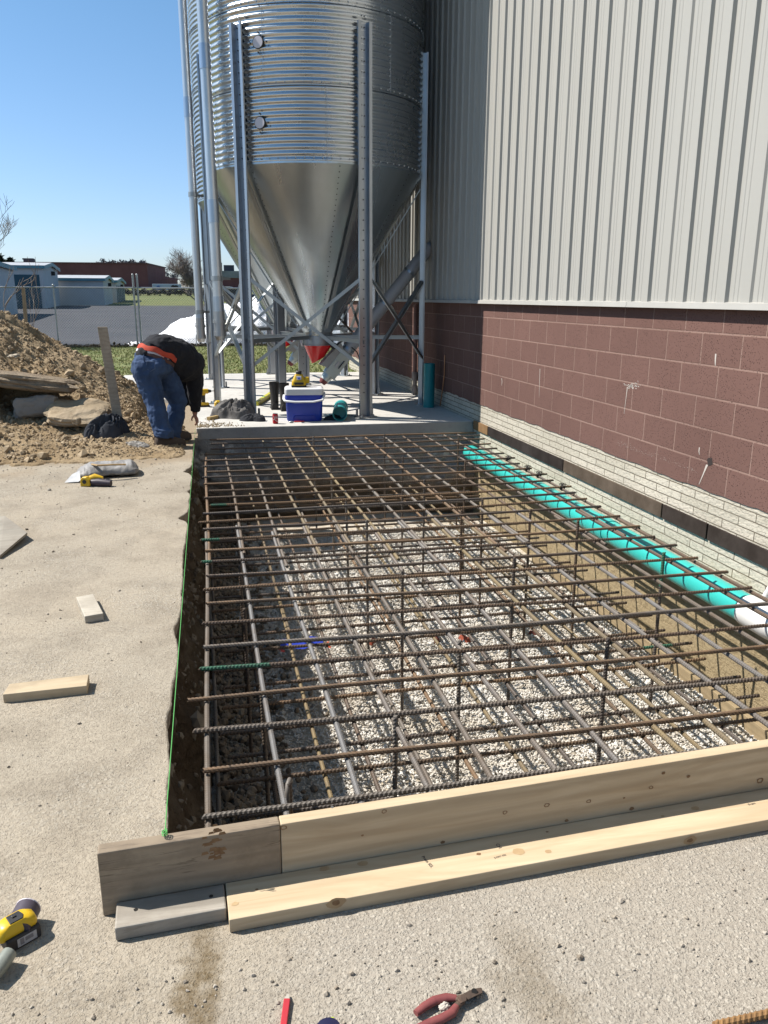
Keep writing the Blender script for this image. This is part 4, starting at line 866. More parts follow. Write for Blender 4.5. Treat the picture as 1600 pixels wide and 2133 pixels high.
        for q in range(38):
            z = ZS+.3+q*.112
            for s in ((0,) if z < ZR else (-.018, .018)):
                p = Vector((cx, cy, 0))+n*(RB+.0145)+u*s; m.M = Matrix.Translation((p.x, p.y, z)) @ rotz(a); m.cyl((0, 0, 0), (.008, 0, 0), .0075, None, 6)
        m.build('leg_bolts', M_BOLT, lg)
        legs.append((b, n, u))
    for k in range(6):
        b0, n0, u0 = legs[k]; b1, n1, u1 = legs[(k+1) % 6]
        p0 = b0+u0*.08; p1 = b1-u1*.08
        for za, zb, off in ((1.70, .70, .008), (.70, 1.70, -.012)):
            q0 = p0+Vector((0, 0, za))+(n0+n1).normalized()*off; q1 = p1+Vector((0, 0, zb))+(n0+n1).normalized()*off
            m = MB(); m.bar(q0, q1, .006, .040, 0, (0, 0, 1)); m.bar(q0-(n0+n1).normalized()*.022+Vector((0, 0, .017)), q1-(n0+n1).normalized()*.022+Vector((0, 0, .017)), .040, .006, 0, (0, 0, 1)); m.build('cross_brace', M_BRACE, e)
        # radial strut from the collar to the leg
        a = b0-n0*.02; m = MB(); m.bar((cx+n0.x*.20, cy+n0.y*.20, 1.0), (a.x, a.y, 1.0), .052, .006); m.bar((cx+n0.x*.20, cy+n0.y*.20, .975), (a.x, a.y, .975), .006, .05); m.build('radial_strut', M_BRACE, e)
        # inner cone stiffener from leg head to collar
        m = MB(); m.bar(b0-n0*.06+Vector((0, 0, 2.86)), Vector((cx, cy, 1.10))+n0*.27, .05, .012); m.build('cone_rafter', M_BRACE, e)
    return e, legs
A0 = R(-74.5)
bin1, LEGS1 = make_bin(1.60, 11.10, A0, 'nearer galvanised grain bin on legs standing on the slab by the wall', -92)
bin2, LEGS2 = make_bin(1.50, 14.30, R(-85), 'farther galvanised grain bin mostly hidden behind the nearer bin', -120)
for px, py in ((538, 88), (542, 256)):
    # round sight windows on the nearer bin: find the wall point along the line of sight
    d = _ray(px, py); o = CAM; c = Vector((1.6, 11.1, 0)); A_ = d.x**2+d.y**2; B_ = 2*(d.x*(o.x-c.x)+d.y*(o.y-c.y)); C_ = (o.x-c.x)**2+(o.y-c.y)**2-(RB+.014)**2
    t = (-B_-math.sqrt(B_*B_-4*A_*C_))/(2*A_); P = o+d*t; a = math.atan2(P.y-c.y, P.x-c.x); n = Vector((math.cos(a), math.sin(a), 0))
    m = MB(); m.cyl(P-n*.01, P+n*.010, .068, None, 28); w_ = m.build('sight_window', M_RIM, bin1, 40)
    m = MB(); m.cyl(P, P+n*.014, .060, None, 28); m.build('disc', M_DISC, w_, 40)
    u = Vector((-n.y, n.x, 0))
    for k in range(4): m = MB(); q = P+u*(.100*math.cos(k*math.pi/2))+Vector((0, 0, .100*math.sin(k*math.pi/2))); m.cyl(q-n*.01, q+n*.012, .008, None, 8); m.build('bolt', M_BOLT, w_)

# red boot and unload auger under each bin
M_RED = pm('red boot', (.78, .018, .02), (.68, .014, .016), 3, .22, 0, 0, spec=.6)
M_BOX = m_galv('gear box zinc', (.46, .50, .48), .45, True, dirt=.2); M_GREYBX = pm('pale grey casting', (.42, .41, .39), (.33, .32, .31), 8, .5)
def make_auger(cx, cy, label, end):
    e = empty('unload_auger', (cx, cy, .3), label, 'auger', 'unload augers under the bins')
    E_ = Vector(end); Lw = Vector((cx+.055, cy, .36)); ax = (E_-Lw).normalized()
    side = ax.cross(Vector((0, 1, 0))).normalized()          # points up and to the left of the tube
    if side.z < 0: side = -side
    # boot: cone cut by a plane that runs with the intake
    top = [(cx+.196*math.cos(a), cy+.196*math.sin(a), .872) for a in np.linspace(0, 2*math.pi, 41)[:-1]]
    apex = Vector((cx-.045, cy, .515)); rings = [top]
    bot = []
    for p in top:
        P = Vector(p); d = apex-P
        # cut plane through (cx-.055, ., .645) rising to the right at about 27 degrees
        nrm = Vector((-.47, 0, .88)); k = (Vector((cx-.055, cy, .640))-P).dot(nrm)/d.dot(nrm); bot.append(tuple(P+d*min(max(k, .05), .97)))
    MB().loft([top, bot]).build('boot', M_RED, e, 60)
    MB().lathe([(.203, .868), (.215, .868), (.215, .885), (.203, .885)], (cx, cy, 0), 40).build('boot_ring', M_LEG, e, 40)
    fr = Matrix((Vector((ax.x, ax.y, ax.z)), Vector((0, 1, 0)), side)).transposed().to_4x4()
    def loc(s): return Matrix.Translation(Lw+ax*s) @ fr
    m = MB(); m.M = loc(.36); m.hull8([(-.20, -.10, .19), (.22, -.10, .16), (.22, .10, .16), (-.20, .10, .19)], [(-.15, -.085, .05), (.16, -.085, .05), (.16, .085, .05), (-.15, .085, .05)]); m.build('intake_flange', M_GREYBX, e, None, .004)
    m = MB(); m.M = loc(.33); m.box((0, 0, -.005), (.40, .19, .17)); bx = m.build('gear_box', M_BOX, e, None, .004)
    m = MB(); m.M = loc(.33); m.box((-.02, -.101, .01), (.09, .012, .035)); m.build('name_plate', m_plain('pale plate', (.55, .53, .53), .5), bx)
    m = MB(); m.M = loc(.33); m.cyl((-.05, -.112, -.035), (.08, -.112, -.035), .008, None, 8); m.build('latch', M_BOLT, bx)
    m = MB(); m.M = loc(.08); m.cyl((0, 0, 0), (.10, 0, 0), .075, .08, 20); m.box((.05, 0, -.09), (.02, .24, .05)); m.cyl((-.05, 0, 0), (0, 0, 0), .06, .07, 20); m.build('bearing_end', M_BOX, e, 40)
    m = MB(); m.M = loc(0); m.cyl((-.02, 0, 0), (.04, 0, 0), .045, .065, 16); m.build('red_cap', pm('dull red cap', (.22, .05, .045), None, 20, .6), e, 40)
    m = MB(); m.cyl(Lw+ax*.5, E_-ax*.0, .086, None, 28); m.build('tube', pm('grey auger tube', (.50, .50, .52), (.42, .42, .44), 2, .45), e, 40)
    for s in (.56, 1.35, 1.9):
        m = MB(); m.cyl(Lw+ax*s, Lw+ax*(s+.03), .093, None, 28); m.build('tube_band', M_LEG, e, 40)
    m = MB(); m.cyl(E_-Vector((.02, 0, 0))-ax*.03, E_+Vector((.04, 0, 0)), .080, None, 20); m.build('wall_thimble', M_LEG, e, 40)
    # slide gate handle
    m = MB(); m.bar((cx+.19, cy-.05, .83), (cx+.34, cy-.05, .93), .06, .02); m.cyl((cx+.20, cy-.14, .86), (cx+.20, cy-.08, .86), .045, None, 16); m.build('slide_handle', M_RIM, e, 40)
    m = MB(); m.tube([(cx-.215, cy-.02, .86), (cx-.235, cy-.05, .90), (cx-.23, cy-.05, .95)], .014, 8); m.build('latch_lever', M_DISC, e, 40)
    # hanging cable
    A_ = Lw+ax*.62; m = MB(); m.tube([A_+Vector((0, -.09, .0)), A_+Vector((.07, -.10, -.06)), A_+Vector((.13, -.09, -.20)), A_+Vector((.14, -.06, -.36))], .008, 6); m.build('cable', M_RIM, e, 60)
    return e
make_auger(1.60, 11.10, 'grey auger with a red boot under the nearer bin, running up to the wall', (WX-.03, 11.13, 2.168))
make_auger(1.50, 14.30, 'grey auger under the farther bin, seen behind the nearer bin legs', (WX-.03, 14.33, 2.24))

# fill pipes at the left of the bins
def fill_pipe(x0, y0, zb, xt, zt, r, joints, label, clamp):
    e = empty('fill_pipe', (x0, y0, zb), label, 'pipe')
    at = lambda z: Vector((x0+(xt-x0)*(z-zb)/(zt-zb), y0, z))
    MB().cyl(at(zb+.12), at(zt), r, None, 24).build('tube', m_galv('aluminium tube', (.56, .58, .60), .36, False, dirt=.12), e, 50)
    for z in joints:
        m = MB(); m.cyl(at(z-.13), at(z+.13), r*1.09, None, 24); m.build('sleeve', m_galv('blue zinc sleeve', (.42, .48, .56), .32, False, dirt=.1), e, 40)
    m = MB(); m.cyl(at(zb+.02), at(zb+.30), r*1.12, None, 24); m.cyl(at(zb), at(zb+.06), r*1.22, None, 24); m.cyl(at(zb+.16), at(zb+.20), r*1.3, None, 24); m.cyl(at(zb-.05), at(zb), r*.8, r*1.1, 20)
    for s in (-1, 1): m.bar(at(zb+.05)+Vector((s*r*1.2, 0, 0)), at(zb-.08)+Vector((s*r*1.25, 0, 0)), .02, .012)
    m.build('hose_coupler', m_galv('worn coupler', (.40, .41, .42), .42, False, dirt=.25), e, 40)
    m = MB()
    for z, q in clamp:
        m.cyl(at(z-.03), at(z+.03), r*1.16, None, 20); m.bar(at(z), at(z)+Vector(q), .02, .03)
    m.build('pipe_clamp', M_BRACE, e, 40)
p1b = GY(459, 700, 10.42); p1t = GY(418, 0, 10.42)
fill_pipe(p1b.x, 10.42, p1b.z, p1t.x, p1t.z+2.2, .062, (GY(440, 440, 10.42).z, GY(424, 118, 10.42).z, GY(455, 640, 10.42).z), 'nearer galvanised fill pipe beside the left bin leg', ((GY(449, 580, 10.42).z, (.16, .12, 0)),))
p2b = GY(419, 705, 12.6); p2t = GY(379, 0, 12.6)
fill_pipe(p2b.x, 12.6, p2b.z, p2t.x, p2t.z+2.0, .058, (GY(389, 224, 12.6).z, GY(415, 665, 12.6).z), 'outer galvanised fill pipe, leftmost of the two against the sky', ((GY(400, 405, 12.6).z, (.25, .3, 0)), (GY(416, 650, 12.6).z, (.3, .3, 0))))
# brace pole leaning between the fill pipe and the leg
a = GY(478, 622, 10.35); b = GY(443, 800, 10.5); 
o = MB().cyl(GY(500, 612, 10.6), GY(463, 700, 10.45), .024, None, 12).build('stay_rod', m_galv('stay', (.40, .40, .37), .5, False, dirt=.3), None, 40); tag(o, 'thin slanted stay rod between the nearer fill pipe and the left front leg', 'rod')

# ------------------------------------------------------------------ things on the slab
def yslab(px, py, z=ZS): return G(px, py, z)
# cooler
cA = yslab(600, 879); cB = yslab(676, 878); cw = (cB-cA).length; cc = (cA+cB)/2; ca = math.atan2(cB.y-cA.y, cB.x-cA.x)
e = empty('cooler', (cc.x, cc.y+.16, ZS), 'blue picnic cooler with white lid and handle standing on the slab edge', 'cooler'); MC = Matrix.Translation((cc.x, cc.y+.16, ZS)) @ rotz(ca)
M_BLUE = pm('cooler blue', (.008, .035, .42), (.01, .045, .36), 5, .35, 0, .08, 40); M_WHITE = pm('cooler white', (.78, .78, .78), (.70, .70, .70), 4, .4, 0, .04, 30)
m = MB(); m.M = MC
def rr_(w, d, z, r=.045, n=5):
    out = []
    for sx, sy, a0 in ((1, 1, 0), (-1, 1, 90), (-1, -1, 180), (1, -1, 270)):
        for k in range(n+1): a = R(a0+90*k/n); out.append((sx*(w/2-r)+r*math.cos(a), sy*(d/2-r)+r*math.sin(a), z))
    return out
W0, D0 = .43, .29
m.loft([rr_(W0*.92, D0*.9, 0), rr_(W0*.98, D0*.98, .02), rr_(W0*1.03, D0*1.03, .30), rr_(W0*1.05, D0*1.06, .315)]); m.build('body', M_BLUE, e, 40)
m = MB(); m.M = MC; m.hull8([(-.13, -D0*.485, .075), (.13, -D0*.485, .075), (.11, -D0*.52, .075), (-.11, -D0*.52, .075)], [(-.16, -D0*.46, .0), (.16, -D0*.46, .0), (.145, -D0*.5, .0), (-.145, -D0*.5, .0)]); m.build('foot_recess', pm('cooler shade blue', (.006, .03, .34), None, 5, .4), e, None, .006)
m = MB(); m.M = MC; m.loft([rr_(W0*1.06, D0*1.08, .317), rr_(W0*1.08, D0*1.10, .345), rr_(W0*1.07, D0*1.08, .385), rr_(W0*.98, D0*.9, .402)]); m.build('lid', M_WHITE, e, 35)
m = MB(); m.M = MC; hz = .285
m.tube([(-W0*.55, 0, .30), (-W0*.56, -.10, .27), (-W0*.53, -D0*.66, .255), (-W0*.25, -D0*.70, .243), (W0*.25, -D0*.70, .243), (W0*.50, -D0*.66, .262), (W0*.56, -.10, .315), (W0*.55, 0, .33)], .018, 10, 0, True, .62); m.build('handle', M_WHITE, e, 50)
ctop = ZS+.403
# rotary laser level on the cooler
p = Vector((cc.x-.06, cc.y+.14, ctop)); e = empty('laser_level', p, 'yellow rotary laser level standing on the cooler lid', 'laser level'); ML = Matrix.Translation(p) @ rotz(ca)
M_YEL = pm('tool yellow', (.72, .46, .015), (.62, .38, .012), 6, .4, 0, .03, 40); M_BLK = pm('tool black', (.022, .021, .022), (.04, .038, .036), 10, .55, 0, .1, 60)
m = MB(); m.M = ML; m.loft([rr_(.17, .15, .022, .03), rr_(.175, .155, .05, .03), rr_(.15, .13, .085, .03), rr_(.10, .09, .135, .02), rr_(.085, .08, .15, .02)]); m.build('housing', M_YEL, e, 40)
m = MB(); m.M = ML; m.loft([rr_(.05, .07, .03, .012), rr_(.06, .08, .08, .012), rr_(.05, .06, .10, .012)]); mm = m
mm.v = [v+np.array(ML.to_3x3() @ Vector((.095, -.01, .015))) for v in mm.v]; mm.build('side_grip', M_YEL, e, 40)
m = MB(); m.M = ML; m.box((0, 0, .011), (.18, .15, .022)); m.box((0, -.079, .045), (.11, .006, .028)); m.build('base', M_BLK, e, None, .004)
m = MB(); m.M = ML; m.cyl((0, 0, .15), (0, 0, .178), .035, .033, 20); m.cyl((0, 0, .178), (0, 0, .19), .04, .03, 20); m.build('rotor', M_BLK, e, 40)
m = MB(); m.M = ML; m.hull8([(-.03, -.052, .128), (.03, -.052, .128), (.03, -.047, .13), (-.03, -.047, .13)], [(-.026, -.069, .088), (.026, -.069, .088), (.026, -.06, .088), (-.026, -.06, .088)]); pl = m.build('control_label', m_plain('label grey', (.5, .5, .55), .5), e)
m = MB(); m.M = ML; m.hull8([(-.014, -.0595, .116), (.014, -.0595, .116), (.014, -.055, .116), (-.014, -.055, .116)], [(-.014, -.0665, .098), (.014, -.0665, .098), (.014, -.06, .098), (-.014, -.06, .098)]); m.build('emblem', m_plain('label blue', (.04, .09, .5), .5), pl)
# soda can
p = yslab(574, 882.5); e = empty('soda_can', p, 'red and white soda can standing on the slab edge', 'can')
m = MB(); m.lathe([(.024, 0), (.033, .010), (.033, .105), (.0265, .119)], p, 24); m.build('body', pm('can red', (.50, .012, .02), None, 4, .28, .3, 0), e, 30)
m = MB(); m.lathe([(.0268, .1185), (.0268, .122), (.022, .1195), (.001, .1195)], p, 24); m.build('lid', M_BRACE, e, 30)
m = MB()
for k in range(14):   # white ribbon and script strokes round the front
    a = R(-150+k*9); b = R(-150+(k+1)*9); z0 = .040+.012*math.sin(k*.45); z1 = .040+.012*math.sin((k+1)*.45); r = .0335
    m.add([(p.x+r*math.cos(a), p.y+r*math.sin(a), p.z+z0), (p.x+r*math.cos(b), p.y+r*math.sin(b), p.z+z1), (p.x+r*math.cos(b), p.y+r*math.sin(b), p.z+z1+.006), (p.x+r*math.cos(a), p.y+r*math.sin(a), p.z+z0+.006)], [(0, 1, 2, 3)])
for k in range(9):
    a = R(-135+k*11); z0 = .058+.018*(k % 3 == 0)+.004*math.sin(k*2); r = .0336
    m.add([(p.x+r*math.cos(a), p.y+r*math.sin(a), p.z+z0), (p.x+r*math.cos(a+.11), p.y+r*math.sin(a+.11), p.z+z0+.004), (p.x+r*math.cos(a+.15), p.y+r*math.sin(a+.15), p.z+z0+.026), (p.x+r*math.cos(a+.06), p.y+r*math.sin(a+.06), p.z+z0+.024)], [(0, 1, 2, 3)])
m.build('white_script', M_WHITE, e)
# rubber boots
M_RUB = pm('black rubber', (.022, .02, .019), (.045, .04, .036), 5, .55, 0, .1, 30)
for i, (px, hh, lb) in enumerate(((571, .36, 'left one of the two tall black rubber boots beside the cooler'), (591, .36, 'right one of the two tall black rubber boots beside the cooler'))):
    p = yslab(px, 853-(0 if i else 3)); p = Vector((p.x, p.y-.12, ZS)); e = empty('rubber_boot', p, lb, 'boot', 'pair of rubber boots')
    m = MB(); q = lambda x, y, z, a, b: [(p.x+x+a*math.cos(t), p.y+y+b*math.sin(t), p.z+z) for t in np.linspace(0, 2*math.pi, 19)[:-1]]
    m.loft([q(0, 0, .02, .05, .055), q(0, 0, .10, .052, .056), q(0, .005, .2, .055, .058), q(0, 0, .30, .064, .066), q(0, 0, hh, .068, .07), q(0, 0, hh, .060, .062), q(0, 0, .2, .045, .05)]); m.build('shaft', M_RUB, e, 60)
    m = MB(); m.loft([[(p.x+x*.9, p.y+y, p.z+z) for x, y, z in ((-.045, yv, .015), (.045, yv, .015), (.045, yv, hv*.6), (.025, yv, hv), (-.025, yv, hv), (-.045, yv, hv*.6))] for yv, hv in ((-.06, .09), (0, .12), (.08, .10), (.16, .075), (.20, .05))]); m.build('foot', M_RUB, e, 50)
    m = MB(); m.prism([(p.x-.05, p.y-.07), (p.x+.05, p.y-.07), (p.x+.05, p.y+.17), (p.x, p.y+.22), (p.x-.05, p.y+.17)], p.z, p.z+.018); m.build('sole', M_BLK, e)
# long yellow spirit level on the slab
a = yslab(539, 838, ZS+.03); b = yslab(565, 820, ZS+.03); d = (b-a).normalized(); a2 = a-d*.15; b2 = a+d*1.05
e = empty('spirit_level', (a.x, a.y, ZS), 'long yellow spirit level lying on the slab behind the left front leg', 'level')
m = MB(); m.bar(a2+Vector((0, 0, .0)), b2, .05, .06); m.build('body', pm('level yellow', (.66, .60, .05), (.5, .45, .04), 4, .45), e, None, .003)
m = MB(); m.bar(a2+d*.5+Vector((0, 0, .031)), a2+d*.6+Vector((0, 0, .031)), .03, .006); m.build('vial', m_plain('vial green', (.3, .6, .1), .2), e)
# short yellow rule block by the jacket
a = yslab(434, 872, ZS+.02); b = yslab(466, 866, ZS+.02)
c = MB(); c.bar(a, a+(b-a)*.72+Vector((0, .02, 0)), .05, .035, 0); c.bar(a+(b-a)*.72+Vector((0, .02, 0)), b+Vector((.03, .10, 0)), .05, .035, 1)
o = c.build('wood_scrap', [pm('scrap tan', (.42, .30, .13), None, 8, .7), pm('scrap yellow', (.45, .40, .10), None, 8, .6)], None); tag(o, 'bent tan and yellow scrap lying left of the grey jacket', 'scrap')
# yellow tape measure by the leg
def tape(px, py, rot, label, z=ZS, s=1.0):
    p = G(px, py, z); e = empty('tape_measure', p, label, 'tape measure'); Mx = Matrix.Translation(p) @ rotz(rot) @ Matrix.Scale(s, 4)
    m = MB(); m.M = Mx; pr = [(-.045, 0), (.04, 0), (.045, .02), (.04, .06), (.015, .082), (-.02, .082), (-.042, .06)]
    m.loft([[(x*k, y, z_*k+(1-k)*.04) for x, z_ in pr] for y, k in ((-.032, .86), (-.024, 1), (.024, 1), (.032, .86))]); m.build('case', M_YEL, e, 30)
    m = MB(); m.M = Mx; m.cyl((-.002, -.0325, .042), (-.002, -.0345, .042), .018, None, 16); m.box((.055, 0, .012), (.03, .03, .014)); m.build('trim', M_BLK, e, 40)
    m = MB(); m.M = Mx; m.box((.062, 0, .004), (.05, .026, .002)); m.build('hook', M_BLK, e)
    return e
tape(455, 849, R(5), 'yellow tape measure standing on the slab by the left bin leg', ZS, 1.15)
# cordless drill behind the worker's arm
p = yslab(427, 847); e = empty('cordless_drill', p, 'yellow and black cordless drill standing on the slab behind the worker', 'drill'); MD = Matrix.Translation(p) @ rotz(R(10)) @ Matrix.Scale(1.12, 4)
m = MB(); m.M = MD; m.box((-.01, 0, .035), (.115, .075, .03)); m.build('battery', M_YEL, e, None, .008); m = MB(); m.M = MD; m.box((-.005, 0, .010), (.12, .08, .02)); m.build('battery_foot', M_BLK, e, None, .004)
m = MB(); m.M = MD; m.tube([(-.015, 0, .045), (-.012, 0, .10), (-.01, 0, .155)], [(.022, .018)]*3, 12); m.build('grip', M_BLK, e, 50)
m = MB(); m.M = MD; m.cyl((-.075, 0, .185), (.045, 0, .185), .032, .030, 16); m.cyl((-.01, 0, .14), (-.01, 0, .165), .024, .03, 12); m.build('motor_housing', M_YEL, e, 40)
m = MB(); m.M = MD; m.cyl((.045, 0, .185), (.085, 0, .185), .024, .014, 14); m.cyl((.085, 0, .185), (.13, 0, .185), .005, .004, 8); m.build('chuck', M_BLK, e, 40)

# crumpled cloth heaps: displaced domes with folds
def cloth(name, pts_c, size, label, mat, rot=0, seed=0, h=.2, fold=1.0, cat='jacket', rough=26, z=0.0, k=6, flatten=.35):
    nu, nv = 110, 80
    U, V = np.meshgrid(np.linspace(-1, 1, nu), np.linspace(-1, 1, nv), indexing='ij')
    rad = np.sqrt(U**2+V**2); ang = np.arctan2(V, U)
    # warp square onto a lobed disc
    lob = 1+.16*np.sin(ang*2+seed)+.12*np.sin(ang*3+seed*2)+.08*np.sin(ang*5+seed*.7)
    m_ = np.maximum(np.abs(U), np.abs(V)); rn = m_; X = np.cos(ang)*rn*lob*size[0]; Y = np.sin(ang)*rn*lob*size[1]
    dome = np.clip(1-rn**2.2, 0, 1)**.6
    q = fbm(U*1.5+seed, V*1.5+seed*2, 3, seed); rid = 1-np.sqrt(fbm(U*2.0+q*1.6+seed*3, V*2.6+q, 2, seed+5)**2+.012)*2.2
    rid2 = 1-np.sqrt(fbm(U*4.5+q*2, V*4.5-q*2+seed, 2, seed+9)**2+.012)*2.0
    Z = h*dome*(.62+.30*rid*fold+.14*rid2*fold)+.0
    Z = Z*np.clip((1-rn)*9, 0, 1)+.012*np.clip((1-rn)*30, 0, 1)
    c, s = math.cos(rot), math.sin(rot); P = pts_c
    v = np.stack([P[0]+X*c-Y*s+.02*rid2*dome, P[1]+X*s+Y*c, P[2]+Z+z], -1).reshape(-1, 3)
    o = np_obj(name, v, grid_faces(nu, nv), mat, True, None, (P[0], P[1], P[2])); return tag(o, label, cat)
M_JGREY = pm('grey pattern cloth', (.19, .18, .17), (.07, .066, .064), 11, .95, 0, .5, 160, .004); M_JBLK = pm('black cloth', (.022, .023, .028), (.038, .04, .048), 6, .95, 0, .4, 120, .004)
p = yslab(495, 872); cloth('grey_jacket', (p.x-.03, p.y+.12, ZS), (.26, .17), 'crumpled grey patterned jacket heaped at the foot of the left front leg', M_JGREY, .1, 3, .24, 1.0, 'jacket')
p = yslab(527, 878); cloth('winter_hat', (p.x+.01, p.y+.06, ZS), (.14, .09), 'crumpled black winter hat lying at the slab edge beside the grey jacket', M_JBLK, -.3, 8, .085, 1.0, 'hat')
p = yslab(694, 875); cloth('black_glove', (p.x, p.y+.05, ZS), (.12, .06), 'black work glove lying between the cooler and the teal pipe', M_JBLK, .2, 5, .055, .8, 'glove')
p = yslab(613, 879.5); o = MB().bar((p.x, p.y-.005, ZS+.008), (p.x+.12, p.y-.0, ZS+.008), .02, .012).build('red_marker', m_plain('marker red', (.55, .03, .03), .45), None, None, .002); tag(o, 'flat red marker lying in front of the cooler', 'marker')
p = yslab(607, 881); o = MB().sphere((p.x, p.y, ZS+.012), (.03, .018, .013)).build('plumb_weight', M_BRACE, None, 60); tag(o, 'small grey metal weight lying beside the red marker', 'weight')
# sawdust and crumbs of soil on the slab corner
n = 420; bx_ = rng.normal(0, .16, n); by_ = np.abs(rng.normal(0, .22, n)); c0 = yslab(432, 880)
gv, gf = stones(np.stack([np.clip(c0.x+bx_, FLc.x+.01, 9), FLc.y+.02+by_, np.full(n, ZS+.004)], -1), rng.uniform(.002, .011, n), .5)
tag(np_obj('soil_crumbs', gv, gf, m_gravel('soil crumbs', (.40, .32, .2), (.2, .14, .07))), 'crumbs of tan soil spilled on the slab corner', 'soil', kind='stuff')

# ------------------------------------------------------------------ soil heap
M_HEAP = m_soil('heap soil', (.34, .245, .14), (.46, .355, .225), (.19, .13, .075), 1.0)
YR = 11.3
sil = [(-330, 560), (-180, 575), (-90, 600), (0, 644), (20, 652), (41, 667), (64, 679), (93, 698), (124, 716), (155, 733), (181, 751), (198, 764), (217, 774), (243, 788), (274, 803), (293, 820), (305, 840), (335, 868)]
sp = [GY(a, b, YR) for a, b in sil]; sx_ = np.array([p.x for p in sp]); sz_ = np.array([p.z for p in sp])
sx_ = np.concatenate([[-9, -7], sx_, [-.1]]); sz_ = np.concatenate([[0, .9], sz_, [0.0]])
o_ = np.argsort(sx_); sx_, sz_ = sx_[o_], sz_[o_]
HOL = [GY(0, 850, 9.25), GY(140, 850, 9.25)]
def heap_h(x, y, rough=True):
    x = np.asarray(x, float); y = np.asarray(y, float)
    H = np.interp(x, sx_, sz_)
    t = np.clip((y-(8.02+.15*np.sin(x*2.1)))/(YR-8.02), 0, 1); f = np.clip(t*1.02, 0, 1)**.95*(1-.18*np.sin(t*np.pi))
    tb = np.clip((y-YR)/(2.2+.3*np.sin(x)), 0, 1); b = 1-tb*tb*(3-2*tb)
    h = H*np.where(y < YR, f, b)
    env = np.clip(h*4, 0, 1)
    if rough:
        h = h+env*(.11*fbm(x*1.5, y*1.5, 5, 91, .55)+.035*fbm(x*6.5, y*6.5, 4, 95)+.02*fbm(x*19, y*19, 3, 97))
    # low spill of soil towards the slab corner and the yard
    sp_ = .13*np.exp(-((x+.55)/.45)**2-((y-9.0)/.5)**2)+.05*np.exp(-((x+1.6)/1.6)**2-((y-8.15)/.35)**2)
    h = h+sp_*(1+.8*fbm(x*5, y*5, 4, 99))+.02*np.clip(sp_*20, 0, 1)*fbm(x*14, y*14, 3, 98)
    # hollow under the broken slab
    cx, wx = (HOL[0].x+HOL[1].x)/2-.05, (HOL[1].x-HOL[0].x)/2+.08
    hol = np.clip(1-(np.abs(x-cx)/wx)**4, 0, 1)*np.clip(1-(np.abs(y-9.38)/.48)**4, 0, 1)
    return h*(1-hol)+hol*np.minimum(h, .26+.05*fbm(x*6, y*6, 3, 94))
hx = np.linspace(-8.6, -.115, 330); hy = np.concatenate([np.linspace(7.3, 11.6, 250), np.linspace(11.65, 14.2, 50)])
HX, HY = np.meshgrid(hx, hy, indexing='ij'); HZ = heap_h(HX, HY)
lim = np.clip((FLc.x-.03-HX)*6, 0, 1)
HZ = np.where(HZ < .012, HZ-.03, HZ)*np.where(HX > FLc.x-.2, lim, 1)
HZ = np.where(HZ < .012, -.03, HZ)
heap = np_obj('soil_heap', np.stack([HX, HY, HZ], -1).reshape(-1, 3), grid_faces(len(hx), len(hy)), M_HEAP, True); tag(heap, 'big heap of brown excavated soil at the left edge of the yard', 'soil heap')
n = 21000
cx_ = rng.uniform(-5.2, -.2, n); cy_ = rng.uniform(7.6, 11.9, n); ch = heap_h(cx_, cy_); kp = (ch > .02) ; cx_, cy_, ch = cx_[kp], cy_[kp], ch[kp]
rad = np.clip(rng.lognormal(-4.7, .60, len(cx_)), .004, .055)
rad = np.where((cx_ > -.8) & (cx_ < -.15) & (cy_ < 8.8), np.minimum(rad, .012), rad)
gv, gf = stones(np.stack([cx_, cy_, ch+rad*.15], -1), rad, .6, .35)
tag(np_obj('soil_clods', gv, gf, m_gravel('soil clods', (.44, .335, .21), (.25, .175, .10))), 'clods and stones covering the brown soil heap', 'clods', kind='stuff')
def rough_rock(name, c, size, rot, mat, label, seed=0, sub=4, amp=.22, cat='rock', group=None, flat=1.0):
    """angular rock from a displaced cube-sphere"""
    n = 26; vs = []; fs = []
    th = np.linspace(0, 2*np.pi, n, endpoint=False); ph = np.linspace(-np.pi/2, np.pi/2, 16)
    PH, TH = np.meshgrid(ph, th, indexing='ij'); d = np.stack([np.cos(PH)*np.cos(TH), np.cos(PH)*np.sin(TH), np.sin(PH)], -1)
    p = np.abs(d)**1.0; sup = (p[..., 0]**flat_pow+p[..., 1]**flat_pow+p[..., 2]**flat_pow)**(-1/flat_pow)
    nz = np.array([[mnoise.fractal(Vector(q)*1.6+Vector((seed, seed*2, 1)), 1.0, 2.0, 4) for q in row] for row in d])
    nz2 = np.array([[mnoise.cell(Vector(q)*2.3+Vector((seed, 3, seed))) for q in row] for row in d])
    r = sup*(1+amp*nz+.10*(nz2-.5)); v = d*r[..., None]*np.array(size)
    Mx = rot if isinstance(rot, Matrix) else rotz(rot)
    v = v.reshape(-1, 3) @ np.array(Mx.to_3x3()).T+np.array(c)
    i = np.arange(15)[:, None]; j = np.arange(n)[None]; j2 = (j+1) % n
    f = np.stack([i*n+j, i*n+j2, (i+1)*n+j2, (i+1)*n+j], -1).reshape(-1, 4)
    o = np_obj(name, v, f, mat, False, None, tuple(c)); return tag(o, label, cat, group)
flat_pow = 6
M_ROCKT = m_soil('tan rock', (.38, .30, .20), (.46, .37, .26), (.26, .19, .12), .5); M_ROCKG = m_concrete('old asphalt chunk', (.31, .29, .26), (.22, .20, .175), .95, .9); M_SLABB = m_soil('broken slab crust', (.27, .205, .14), (.34, .275, .2), (.14, .10, .07), .9)
a = GY(0, 782, 9.2); b = GY(128, 806, 9.2)
